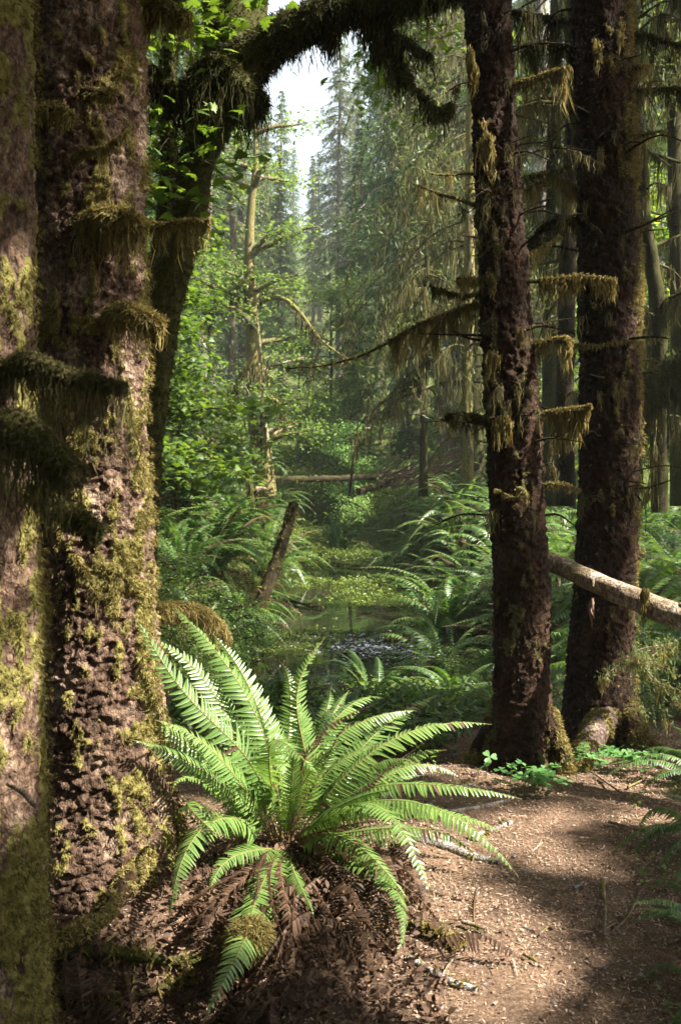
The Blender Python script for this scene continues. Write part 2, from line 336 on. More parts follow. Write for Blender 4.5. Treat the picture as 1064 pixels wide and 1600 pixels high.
# ------------------------------------------------------------------ sun, world, camera
EL, AZ = radians(47), radians(-15)       # sun to the right (+X), slightly on the camera's side
SUN = np.array([cos(EL)*cos(AZ), cos(EL)*sin(AZ), sin(EL)])
sc = bpy.context.scene
w = bpy.data.worlds.new('World'); sc.world = w; w.use_nodes = True
wn = w.node_tree.nodes; bg = wn['Background']; sky = wn.new('ShaderNodeTexSky'); sky.sky_type = 'NISHITA'; sky.sun_disc = False
sky.sun_elevation = EL; sky.sun_rotation = radians(90)-AZ; sky.dust_density = 4.0; sky.air_density = 1.2
hsv = wn.new('ShaderNodeHueSaturation'); hsv.inputs['Saturation'].default_value = .55; hsv.inputs['Value'].default_value = 1.2   # thin white summer haze over the blue
w.node_tree.links.new(sky.outputs[0], hsv.inputs['Color']); w.node_tree.links.new(hsv.outputs[0], bg.inputs[0]); bg.inputs[1].default_value = .055
ld = bpy.data.lights.new('sun', 'SUN'); ld.energy = 5.0; ld.angle = radians(.5); ld.color = (1., .94, .84)
lo = bpy.data.objects.new('sun', ld); C.objects.link(lo)
from mathutils import Vector
lo.rotation_euler = Vector(SUN).to_track_quat('Z', 'Y').to_euler(); lo.location = (20, 0, 30)
cd = bpy.data.cameras.new('camera'); co = bpy.data.objects.new('camera', cd); C.objects.link(co); sc.camera = co
cd.sensor_fit = 'VERTICAL'; cd.sensor_height = 36; cd.sensor_width = 24; cd.lens = F/1600*36; cd.clip_end = 600; cd.clip_start = .05
co.location = (0, 0, CZ); co.rotation_euler = (radians(90)-PT, 0, 0)
cd.dof.use_dof = True; cd.dof.focus_distance = 5.2; cd.dof.aperture_fstop = 6.3
sc.view_settings.view_transform = 'Standard'; sc.view_settings.look = 'None'; sc.view_settings.exposure = 2.5; sc.view_settings.gamma = 1
sc.cycles.max_bounces = 6; sc.cycles.diffuse_bounces = 2; sc.cycles.glossy_bounces = 2; sc.cycles.transmission_bounces = 3; sc.cycles.transparent_max_bounces = 4
sc.cycles.use_denoising = True; sc.cycles.caustics_reflective = False; sc.cycles.caustics_refractive = False

# ------------------------------------------------------------------ setting: ground, water
def build_ground():
    nx, ny = 420, 520
    u = np.linspace(-1, 1, nx); X = np.sinh(u*5.2)/np.sinh(5.2)*150+.3
    v = np.linspace(0, 1, ny); Y = -8+9.5*v+ (np.sinh(v*5.)/np.sinh(5.))*150; 
    Y = np.interp(np.linspace(0, 1, ny), [0, .06, .45, .75, 1], [-12, 1.8, 7, 24, 175]) if False else Y
    Yk = np.concatenate([np.linspace(-14, 2, 20)[:-1], np.linspace(2, 8, 260)[:-1], np.geomspace(8, 180, ny-278)])
    GX, GY = np.meshgrid(X, Yk); Z = ground_z(GX, GY)
    near = np.stack([GX.ravel(), GY.ravel(), 0*GX.ravel()], 1)
    path = sstep(-.75, -.2, GX-.0*GY)*(1-sstep(1.9, 2.6, GX))*(1-sstep(5.4, 6.2, GY))
    mk = (1-path)*(.25+.5*sstep(5, 8, GY))+.5*sstep(.62, .7, fbm(near*2.5, 3, 33)).reshape(GX.shape)*path
    n, m = GX.shape; i = np.arange(n-1)[:, None]*m; j = np.arange(m-1)[None]
    f = np.stack([i+j, i+j+1, i+m+j+1, i+m+j], -1).reshape(-1, 4)
    g = G(); g.add(np.stack([GX, GY, Z], -1).reshape(-1, 3), f, 0, mk.ravel())
    tag(g.obj('ground', M['ground'], smooth=True), kind='structure')
    g = G(); x = np.linspace(-2.6, 2.8, 30); y = np.linspace(6.4, 27, 60); A, B = np.meshgrid(x, y); n, m = A.shape
    i = np.arange(n-1)[:, None]*m; j = np.arange(m-1)[None]; f = np.stack([i+j, i+j+1, i+m+j+1, i+m+j], -1).reshape(-1, 4)
    g.add(np.stack([A, B, A*0+WZ], -1).reshape(-1, 3), f)
    tag(g.obj('pond_water', M['water'], smooth=True), kind='structure')
build_ground()

# ------------------------------------------------------------------ bark displacement for near trunks
def bark_disp(mossbias, amp=.012, seed=0, side=(0, 0, 0), flake=14.):
    side = np.array(side, float)
    def f(V, D):
        q = V*[1, 1, .55]
        w1, w2 = worley(V*[1, 1, 1.15]*flake+np.stack([fbm(V*14, 3, seed+20+i) for i in range(3)], 1)*2.6, seed); crack = sstep(0, .25, w2-w1)
        lum = fbm(V*5, 3, seed+3)
        mo = sstep(.49, .6, .42*fbm(V*[6, 6, 2.6], 4, seed+7)+.58*fbm(V*[30, 30, 13], 3, seed+8)+mossbias+D@side)
        d = amp*.5*(crack-.7)*(.3+1.3*lum)+amp*1.5*(fbm(V*[36, 36, 60], 3, seed+5)-.5)+amp*1.2*(lum-.5)
        return d+mo*min(amp, .014)*(.35+.9*fbm(V*30, 3, seed+1)), mo
    return f
def trunk_pts(rows, Y, lean=0.):
    """rows: (y px, left edge px, right edge px) -> centre points and radii at depth Y"""
    P = []; 
    for y, a, b in rows:
        c = at((a+b)/2, y, Y); P.append([*c, (b-a)/2*pxm(Y)*1.0])
    return np.array(P)
def near_trunk(root, rows, Y, m, nz, seg, bias, side=(0, 0, 0), amp=.012, seed=0, flake=14., ntuft=6000, tl=.02, tw=.003, blades=4, mossm='moss', base_flare=None):
    Q = spline(trunk_pts(rows, Y), nz); g = G()
    V, D, mo = tube(g, Q[:, :3], Q[:, 3], seg, disp=bark_disp(bias, amp, seed, side, flake))
    tr = part('trunk', g, m, root, True)
    # points on the camera's side carry the tufts that can be seen, the rest gets a thinner cover
    pr = mo*np.where(D[:, 1] < .25, 1., .15)+1e-9; pr /= pr.sum(); k = rng.choice(len(V), ntuft, p=pr)
    g2 = G(); tufts(g2, V[k]+D[k]*.012, D[k], tl, tw, blades)
    part('trunk_moss', g2, M[mossm], root)
    return Q, tr
def limb(root, pts, r0, r1, m, name='branch', moss=0, mlen=(.05, .2), fuzz=0, seg=10, mossm='moss', n=24, w=.004, wob=.01, from_t=0., spread=None, tl=.022, tw=.003, sway=.05, mk=.6):
    """a branch (mesh) with its coat of moss (child)"""
    P = spline(pts, n); P[1:-1] += (np.stack([fbm(P[1:-1]*9, 2, 40+i) for i in range(3)], 1)-.5)*wob*2
    R = np.linspace(r0, r1, n)*(1+.25*(fbm(P*14, 2, 3)-.5)*2); g = G(); mkv = mk
    V, D, _ = tube(g, P, R, seg, a=mkv)
    b = part(name, g, m, root, True)
    if moss or fuzz:
        g2 = G(); Pm = P[int(from_t*n):]
        if moss: strands(g2, Pm-np.array([0, 0, r0*.4]), moss, mlen[0], mlen[1], w, spread or r0*.7, sway=sway)
        if fuzz: k = rng.integers(int(from_t*n)*seg, len(V), fuzz); tufts(g2, V[k], D[k], tl, tw, 4)
        part('hanging_moss' if moss else 'branch_moss', g2, M[mossm], root, parent=b)
    return b

exec_order = []
# ================================================================== 1. near trees
# leftmost trunk
E = thing('mossy_tree', 'nearest mossy trunk running up the left edge of the picture, with shaggy moss branches', 'tree', gpt(-.93, 2.5))
near_trunk(E, [(-500, -190, 30), (0, -180, 40), (400, -172, 48), (700, -165, 55), (900, -160, 60), (1200, -155, 66), (1500, -160, 74), (1750, -185, 95), (1950, -230, 130)], 2.5, M['bark_red'], 420, 170, .045, seed=3, ntuft=9000, tl=.011, tw=.0018, flake=24.)
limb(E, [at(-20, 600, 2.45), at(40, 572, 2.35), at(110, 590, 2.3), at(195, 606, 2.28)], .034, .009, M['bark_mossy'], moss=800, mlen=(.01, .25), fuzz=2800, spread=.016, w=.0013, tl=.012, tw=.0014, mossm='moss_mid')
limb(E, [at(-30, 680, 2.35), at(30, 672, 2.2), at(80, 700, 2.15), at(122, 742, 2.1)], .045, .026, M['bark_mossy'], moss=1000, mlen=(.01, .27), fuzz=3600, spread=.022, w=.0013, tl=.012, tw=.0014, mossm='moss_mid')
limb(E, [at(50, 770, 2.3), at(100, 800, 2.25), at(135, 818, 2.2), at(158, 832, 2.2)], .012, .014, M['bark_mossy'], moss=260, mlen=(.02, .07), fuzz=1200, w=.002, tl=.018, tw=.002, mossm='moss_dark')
limb(E, [at(15, 1225, 2.36), at(40, 1240, 2.28), at(60, 1262, 2.24)], .008, .005, M['twig'], name='broken_twig', mk=0, n=8)
# big spruce
D_ = thing('spruce_tree', 'thick red barked spruce with a sunlit flank and clumps of moss, behind the leftmost trunk', 'tree', gpt(-.9, 3.75))
DR = [(-500, 70, 205), (0, 42, 222), (200, 40, 224), (400, 44, 224), (560, 48, 226), (700, 50, 230), (820, 48, 236), (950, 50, 243), (1060, 46, 252), (1160, 40, 262), (1250, 28, 278), (1340, 5, 302), (1420, -40, 345), (1480, -100, 400)]
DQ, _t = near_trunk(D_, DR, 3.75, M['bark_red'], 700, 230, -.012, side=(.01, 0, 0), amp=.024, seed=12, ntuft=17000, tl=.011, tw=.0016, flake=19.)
limb(D_, [at(130, 352, 3.56), at(160, 340, 3.5), at(195, 342, 3.47), at(222, 358, 3.5)], .03, .028, M['bark_mossy'], moss=1300, mlen=(.01, .2), fuzz=2600, spread=.022, w=.0014)
limb(D_, [at(222, 352, 3.6), at(262, 352, 3.55), at(300, 346, 3.52), at(328, 344, 3.5)], .009, .004, M['bark_mossy'], moss=420, mlen=(.01, .17), fuzz=700, w=.0013, tl=.014)
limb(D_, [at(175, 490, 3.55), at(205, 490, 3.48), at(235, 500, 3.46), at(250, 508, 3.48)], .028, .022, M['bark_mossy'], moss=1000, mlen=(.01, .13), fuzz=2600, spread=.02, w=.0014)
limb(D_, [at(115, 248, 3.52), at(145, 235, 3.45), at(170, 228, 3.42), at(196, 210, 3.42)], .010, .003, M['bark_mossy'], moss=160, mlen=(.02, .10), fuzz=500, w=.002, tl=.012)
limb(D_, [at(215, 25, 3.75), at(240, 12, 3.72), at(268, 22, 3.7), at(292, 28, 3.7)], .022, .014, M['bark_mossy'], moss=420, mlen=(.03, .18), fuzz=1300, w=.0025)
limb(D_, [at(60, 175, 3.55), at(90, 172, 3.48), at(110, 182, 3.44)], .024, .012, M['bark_dark'], name='branch_stub', moss=200, mlen=(.02, .07), fuzz=300, n=8, w=.002)
limb(D_, [at(130, 152, 3.55), at(150, 145, 3.45), at(172, 150, 3.4)], .026, .006, M['bark_dark'], name='branch_stub', moss=120, mlen=(.02, .05), fuzz=100, n=8, mk=0, w=.002)
limb(D_, [at(115, 870, 3.5), at(140, 905, 3.45), at(150, 930, 3.44)], .006, .003, M['bark_mossy'], name='branch_stub', moss=160, mlen=(.03, .12), fuzz=200, n=8, w=.002)
for a, b in (((60, 1420), (230, 1478)), ((150, 1430), (330, 1440))):
    pass
# the two right spruces
A_ = thing('spruce_tree', 'slim dark spruce at the path edge, left of its twin, with mossy dead branches', 'tree', gpt(.93, 4.9))
AR = [(-450, 705, 772), (0, 726, 797), (200, 738, 806), (400, 748, 822), (600, 757, 840), (760, 764, 848), (900, 770, 856), (1050, 772, 860), (1120, 768, 866), (1170, 752, 880), (1215, 722, 905), (1250, 690, 930)]
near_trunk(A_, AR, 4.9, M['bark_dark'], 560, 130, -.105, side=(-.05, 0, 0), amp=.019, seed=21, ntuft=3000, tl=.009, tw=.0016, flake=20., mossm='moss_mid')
B_ = thing('spruce_tree', 'dark spruce behind the weathered log, its right edge rimmed by sun and moss', 'tree', gpt(1.37, 5.4))
BR = [(-450, 885, 965), (0, 895, 976), (200, 901, 985), (400, 904, 992), (600, 906, 995), (800, 903, 994), (950, 893, 990), (1060, 884, 988), (1120, 876, 992), (1165, 862, 1005), (1200, 840, 1030), (1230, 800, 1070)]
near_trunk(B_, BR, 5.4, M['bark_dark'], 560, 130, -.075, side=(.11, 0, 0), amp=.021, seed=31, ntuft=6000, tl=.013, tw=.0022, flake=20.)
def dead(root, pts, Y0, Y1, r0=.012, r1=.004, moss=0, mlen=(.04, .2), fuzz=200, m='bark_dark', ft=0., w=.0017, name='branch', mossm='moss', spread=None):
    n = len(pts); P = [at(x, y, Y0+(Y1-Y0)*i/(n-1)) for i, (x, y) in enumerate(pts)]
    mlen = (.01, mlen[1]); moss = int(moss*1.3)
    return limb(root, P, r0, r1, M[m], name, moss, mlen, fuzz, from_t=ft, w=w, tl=.014, tw=.0025, n=18, seg=7, mossm=mossm, spread=spread)
dead(A_, [(790, 132), (820, 128), (860, 112), (889, 106)], 4.85, 4.7, .013, .005, 500, (.04, .16), 700, ft=.1)
dead(A_, [(880, 106), (884, 112)], 4.7, 4.7, .006, .004, 130, (.12, .32), 60)
dead(A_, [(800, 295), (830, 275), (865, 268), (900, 252)], 4.95, 5.1, .014, .005, 300, (.04, .16), 300, mossm='moss_dark')
dead(A_, [(745, 322), (715, 312), (680, 300), (652, 291)], 4.85, 4.7, .010, .004, 90, (.04, .14), 60)
dead(A_, [(740, 272), (700, 273), (674, 272)], 4.85, 4.8, .008, .003, 40, (.03, .1), 40)
dead(A_, [(750, 440), (735, 438), (716, 437)], 4.85, 4.75, .016, .012, 220, (.03, .1), 260)
dead(A_, [(750, 460), (720, 462), (695, 455), (672, 446)], 4.9, 4.7, .012, .004, 220, (.03, .12), 220, mossm='moss_dark')
dead(A_, [(745, 478), (700, 488), (640, 515), (590, 545), (530, 567), (450, 576)], 5.0, 5.7, .013, .004, 0, (.05, .22), 900, ft=0., m='bark_mossy')
dead(A_, [(742, 475), (715, 484), (680, 496), (645, 512), (610, 532)], 4.98, 5.35, .010, .008, 800, (.05, .26), 500, m='bark_mossy')
dead(A_, [(705, 486), (690, 500), (672, 520), (660, 545)], 5.05, 5.1, .006, .003, 220, (.04, .2), 100, m='bark_mossy')
dead(A_, [(810, 440), (850, 440), (910, 432), (960, 438)], 4.85, 4.75, .012, .004, 900, (.04, .16), 700, ft=.25)
dead(A_, [(800, 415), (830, 395), (850, 385), (875, 370)], 4.9, 5.0, .01, .004, 120, (.03, .12), 200)
dead(A_, [(820, 542), (850, 532), (880, 528), (891, 533)], 4.85, 4.7, .014, .008, 300, (.03, .12), 500)
dead(A_, [(884, 527), (890, 535)], 4.7, 4.7, .008, .006, 260, (.08, .2), 120, w=.0035)
dead(A_, [(760, 655), (725, 650), (698, 651)], 4.85, 4.8, .015, .009, 420, (.04, .13), 420, mossm='moss_dark')
dead(A_, [(835, 652), (860, 645), (895, 640), (922, 634)], 4.85, 4.7, .012, .006, 300, (.03, .1), 600)
dead(A_, [(866, 646), (890, 641), (915, 640)], 4.78, 4.72, .008, .006, 1100, (.08, .24), 200, w=.0035)
dead(A_, [(843, 758), (870, 757), (890, 760), (905, 765)], 4.85, 4.7, .012, .003, 60, (.02, .06), 200)
dead(A_, [(774, 765), (790, 775), (805, 778), (820, 770)], 4.74, 4.68, .005, .006, 20, (.02, .06), 60, name='branch_stub', m='twig')
dead(A_, [(810, 765), (818, 768), (822, 778)], 4.76, 4.66, .018, .006, 40, (.02, .06), 20, name='branch_stub', m='twig')
def hung(root, pts, Y, n, l, w=.0028):
    P = spline([at(x, y, Y) for x, y in pts], 8); g = G()
    tube(g, P, .004, 5); b = part('broken_twig', g, M['twig'], root, True); g2 = G(); strands(g2, P, n, l[0], l[1], w, .008, sway=.03)
    part('hanging_moss', g2, M['moss'], root, parent=b)
hung(A_, [(734, 72), (738, 95), (742, 110)], 4.72, 260, (.06, .17)); hung(A_, [(754, 184), (760, 205), (764, 225)], 4.72, 60, (.04, .1)); hung(A_, [(750, 225), (762, 210), (768, 232)], 4.72, 380, (.08, .22))
hung(A_, [(760, 432), (766, 428), (770, 440)], 4.72, 110, (.04, .12)); hung(A_, [(775, 658), (788, 652), (797, 660)], 4.7, 420, (.05, .15)); hung(A_, [(760, 553), (770, 552), (778, 556)], 4.72, 120, (.05, .18))
hung(A_, [(810, 518), (818, 515), (822, 519)], 4.74, 80, (.04, .1)); hung(B_, [(928, 60), (932, 68), (936, 80)], 5.2, 140, (.06, .16)); hung(B_, [(967, 55), (970, 60)], 5.22, 40, (.06, .12))
dead(B_, [(895, 541), (930, 540), (965, 533), (1003, 534)], 5.2, 5.1, .007, .003, 60, (.02, .06), 200, m='twig')
dead(B_, [(985, 218), (1010, 210), (1040, 205)], 5.35, 5.2, .010, .003, 100, (.04, .14), 160)
dead(B_, [(985, 110), (1010, 105), (1000, 108)], 5.35, 5.2, .02, .01, 100, (.04, .14), 160)
dead(B_, [(905, 300), (880, 285), (850, 283), (812, 302)], 5.4, 5.3, .017, .006, 600, (.04, .16), 500, m='bark_mossy')
dead(B_, [(905, 345), (870, 345), (845, 360), (818, 392)], 5.45, 5.6, .02, .006, 500, (.04, .14), 600, m='bark_mossy', mossm='moss_dark')
dead(B_, [(905, 78), (860, 72), (830, 75), (815, 82)], 5.45, 5.6, .018, .007, 500, (.05, .25), 400, m='bark_mossy', mossm='moss_dark')
dead(B_, [(985, 300), (1000, 303), (1008, 302)], 5.35, 5.3, .012, .004, 10, (.02, .06), 20, m='twig', name='branch_stub')
dead(B_, [(985, 372), (997, 370), (1003, 366)], 5.35, 5.3, .012, .004, 10, (.02, .06), 20, m='twig', name='branch_stub')
dead(B_, [(985, 55), (1020, 60), (1064, 72)], 5.4, 5.4, .018, .008, 300, (.05, .25), 300, m='bark_mossy', mossm='moss_dark')
dead(B_, [(985, 140), (1030, 138), (1080, 140)], 5.4, 5.4, .012, .008, 300, (.05, .25), 200, m='bark_mossy', mossm='moss_dark')
dead(B_, [(905, 45), (870, 30), (800, 20), (740, -10)], 5.5, 6.0, .02, .01, 900, (.08, .35), 400, m='bark_mossy', mossm='moss_dark')
def twiglets(root, rows, Y, n, seed):
    R_ = np.random.default_rng(seed); Q = spline(trunk_pts(rows, Y), 200)
    for i in range(n):
        gb, gm = G(), G()
        q = Q[R_.integers(25, 150)]; a = R_.uniform(-pi, .15) if R_.random() < .8 else R_.uniform(0, pi); o = np.array([cos(a), sin(a), 0]); p = q[:3]+o*q[3]*.9; L = R_.uniform(.03, .2)*(1 if R_.random() < .7 else 2.2)
        P = spline([p, p+o*L*.5+[0, 0, R_.normal(.01, .02)], p+o*L+[R_.normal(0, .03), R_.normal(0, .03), R_.normal(-.01, .04)]], 7); r = R_.uniform(.003, .009); tube(gb, P, np.linspace(r, r*.35, 7), 5, a=R_.uniform(0, .5))
        if R_.random() < .5:
            a2 = a+R_.normal(0, .8); P2 = spline([P[3], P[3]+np.array([cos(a2), sin(a2), R_.normal(0, .3)])*L*.5], 4); tube(gb, P2, np.linspace(r*.6, r*.25, 4), 4)
        b = part('dead_twig', gb, M['bark_dark'], root)
        if R_.random() < .75: strands(gm, P, int(R_.uniform(10, 70)), .02, R_.uniform(.05, .22), .0018, .008, sway=.05); part('hanging_moss', gm, M['moss_mid'], root, parent=b)
twiglets(A_, AR, 4.9, 90, 5); twiglets(B_, BR, 5.4, 100, 6)
# spreading roots of the twins
def root_arm(root, pts, r0, r1, seed, m='bark_dark', bias=0.02, nt=900):
    P = spline(pts, 40); g = G(); R = np.linspace(r0, r1, 40)
    V, D, mo = tube(g, P, R, 24, disp=bark_disp(bias, .008, seed)); b = part('root', g, M[m], root, True)
    k = rng.choice(len(V), nt, p=(mo*(D[:, 2] > -.2)+1e-6)/(mo*(D[:, 2] > -.2)+1e-6).sum()); g2 = G(); tufts(g2, V[k], D[k], .018, .0028, 4); part('root_moss', g2, M['moss'], root, parent=b)
root_arm(B_, [at(945, 1120, 5.25), at(918, 1170, 5.0), at(903, 1215, 4.75), at(897, 1250, 4.55), at(893, 1290, 4.35), at(888, 1340, 4.2)], .075, .035, 51, 'bark_root', -.02, 1500)
root_arm(B_, [at(975, 1110, 5.3), at(1005, 1165, 5.1), at(1040, 1200, 5.0), at(1090, 1225, 4.95)], .075, .045, 52, 'bark_dark', .06, 1500)
root_arm(A_, [at(775, 1120, 4.95), at(745, 1175, 4.9), at(715, 1205, 4.85), at(670, 1222, 4.85)], .05, .02, 53, 'bark_dark', -.02, 700)
root_arm(A_, [at(850, 1110, 4.85), at(872, 1170, 4.75), at(885, 1205, 4.7), at(890, 1225, 4.65)], .05, .03, 54, 'bark_dark', .12, 900)
root_arm(D_, [at(250, 1290, 3.7), at(200, 1380, 3.4), at(150, 1440, 3.15), at(70, 1485, 3.0)], .035, .022, 55, 'bark_dark', .06, 900)

# weathered leaning log
lg = thing('fallen_log', 'bleached bare log leaning from the slim spruce across its twin to the right edge', 'log', gpt(1.9, 4.4))
P = spline([at(846, 872, 5.02), at(900, 896, 4.92), at(980, 932, 4.72), at(1070, 968, 4.5), at(1200, 1025, 4.2), at(1350, 1095, 3.9)], 90)
def logd(V, D):
    gr = fbm(V*[3, 3, 45]+np.array([0, 0, 0]), 3, 5); return .010*(gr-.5)+.012*(fbm(V*9, 3, 6)-.5), .35*sstep(.6, .75, fbm(V*7, 3, 8))
g = G(); tube(g, P, np.linspace(.047, .072, 90), 48, disp=logd); lt = part('trunk', g, M['log'], lg, True)
for (x, y, Y, l, nx) in ((923, 905, 4.78, .03, 0), (1062, 945, 4.42, .05, 0), (870, 905, 4.9, .03, 0)):
    g = G(); p = at(x, y, Y); tube(g, spline([p, p+[.004, -.02, -.006], p+[.0, -.04, -l]], 6), np.linspace(.012, .004, 6), 7); part('branch_stub', g, M['log'], lg, True)
g = G(); strands(g, spline([at(1000, 935, 4.6), at(1008, 922, 4.58), at(1015, 935, 4.57)], 6), 260, .02, .25, .002, .008, sway=.01, clump=3)
strands(g, spline([at(955, 950, 4.7), at(959, 948, 4.7)], 4), 50, .04, .08, .002, .005); part('hanging_moss', g, M['moss'], lg)
g = G(); strands(g, spline([at(924, 935, 4.74), at(928, 934, 4.74)], 3), 12, .16, .2, .003, .003, sway=.01); part('bark_strip', g, M['litter'], lg)

# ================================================================== 2. mossy maple with arch
MP = thing('maple_tree', 'mossy bent maple behind the big spruce, its arching limb crossing the top of the picture', 'maple', gpt(-1.35, 6.5))
def mtr(rows, Y, name='trunk', nt=5000, seed=60, seg=60, nz=220):
    Q = spline(trunk_pts(rows, Y), nz); g = G(); V, D, mo = tube(g, Q[:, :3], Q[:, 3], seg, disp=bark_disp(.25, .018, seed, flake=7.)); b = part(name, g, M['bark_mossy'], MP, True)
    k = rng.integers(0, len(V), nt); g2 = G(); tufts(g2, V[k], D[k], .022, .003, 4, grav=.8); part(name+'_moss', g2, M['moss_dark'], MP, parent=b); return Q
mtr([(-320, 340, 430), (-100, 335, 425), (0, 322, 415), (70, 322, 408), (140, 312, 392), (190, 300, 362), (250, 284, 332), (330, 270, 320), (420, 243, 296), (500, 226, 276), (600, 213, 262), (700, 205, 252), (800, 195, 245), (950, 180, 240), (1085, 160, 255)], 6.5)
mtr([(-300, 262, 285), (0, 262, 285), (120, 252, 272), (250, 255, 275), (360, 245, 270), (470, 225, 262)], 6.9, nt=2500, seed=61)
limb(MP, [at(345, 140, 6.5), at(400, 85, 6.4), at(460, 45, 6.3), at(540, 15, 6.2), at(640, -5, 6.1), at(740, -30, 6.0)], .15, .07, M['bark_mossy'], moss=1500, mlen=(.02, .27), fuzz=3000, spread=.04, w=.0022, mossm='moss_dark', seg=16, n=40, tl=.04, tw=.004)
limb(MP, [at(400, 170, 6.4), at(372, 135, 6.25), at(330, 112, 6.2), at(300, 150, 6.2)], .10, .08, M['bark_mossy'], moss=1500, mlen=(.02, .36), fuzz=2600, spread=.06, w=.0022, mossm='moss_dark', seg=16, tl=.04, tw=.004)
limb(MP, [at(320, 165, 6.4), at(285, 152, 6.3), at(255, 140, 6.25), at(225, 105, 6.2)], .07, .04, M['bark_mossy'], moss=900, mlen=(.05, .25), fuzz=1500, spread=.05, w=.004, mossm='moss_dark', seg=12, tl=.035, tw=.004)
for pts, n in (([(560, 10), (605, 40), (620, 85), (635, 130), (665, 150), (694, 180)], 500), ([(600, 60), (640, 70), (672, 90)], 320), ([(560, 0), (590, 55), (588, 95)], 420), ([(640, 130), (620, 110), (612, 80)], 160), ([(690, 180), (700, 172), (705, 165)], 30), ([(520, 10), (515, 50), (512, 70)], 380)):
    limb(MP, [at(x, y, 6.15+.05*i) for i, (x, y) in enumerate(pts)], .028, .008, M['bark_mossy'], moss=n, mlen=(.05, .28), fuzz=500, spread=.03, w=.0035, mossm='moss_dark', wob=.03, tl=.03, tw=.0035)
def leafspray(root, cs, n, size, m, tpl=L_MAP, tilt=.45, rad=.25, flat=.45, name='foliage', flatx=1.):
    g = G()
    for c in cs:
        P = np.asarray(c)+rng.normal(0, 1, (n, 3))*[rad*flatx, rad, rad*flat]; R = rand_rot(n, tilt)
        stamp(g, tpl[0], tpl[1], P, R, size*rng.uniform(.6, 1.2, n), 0)
        for p in P[::4]: tube(g, spline([np.asarray(c), (np.asarray(c)+p)/2+[0, 0, .03], p], 4), .0025, 3, 1, cap=False)
    return part(name, g, [m, M['bark_mossy']], root)
cs = [at(x, y, Yv) for x, y, Yv in ((250, 205, 6.3), (262, 235, 6.3), (272, 215, 6.2), (245, 270, 6.3), (258, 320, 6.3), (285, 55, 6.2), (300, 25, 6.2), (255, 60, 7.4), (285, 30, 7.6), (245, 200, 7.2), (270, 230, 7.4), (250, 300, 7.6), (235, 345, 7.8), (245, 250, 8), (300, 90, 7.8), (250, 5, 8), (310, 50, 8))]
leafspray(MP, cs, 44, .085, M['maple'])
leafspray(MP, [at(345, 35, 6.0), at(385, 12, 6.0), at(330, 55, 6.0)], 14, .085, M['maple'], rad=.13)
cs = [at(x, y, Yv) for x, y, Yv in ((600, 100, 6.5), (630, 65, 6.6), (670, 190, 6.5), (590, 140, 6.8), (640, 110, 7), (655, 40, 7), (690, 60, 7.2))]
leafspray(MP, cs, 26, .065, M['maple'], rad=.14)

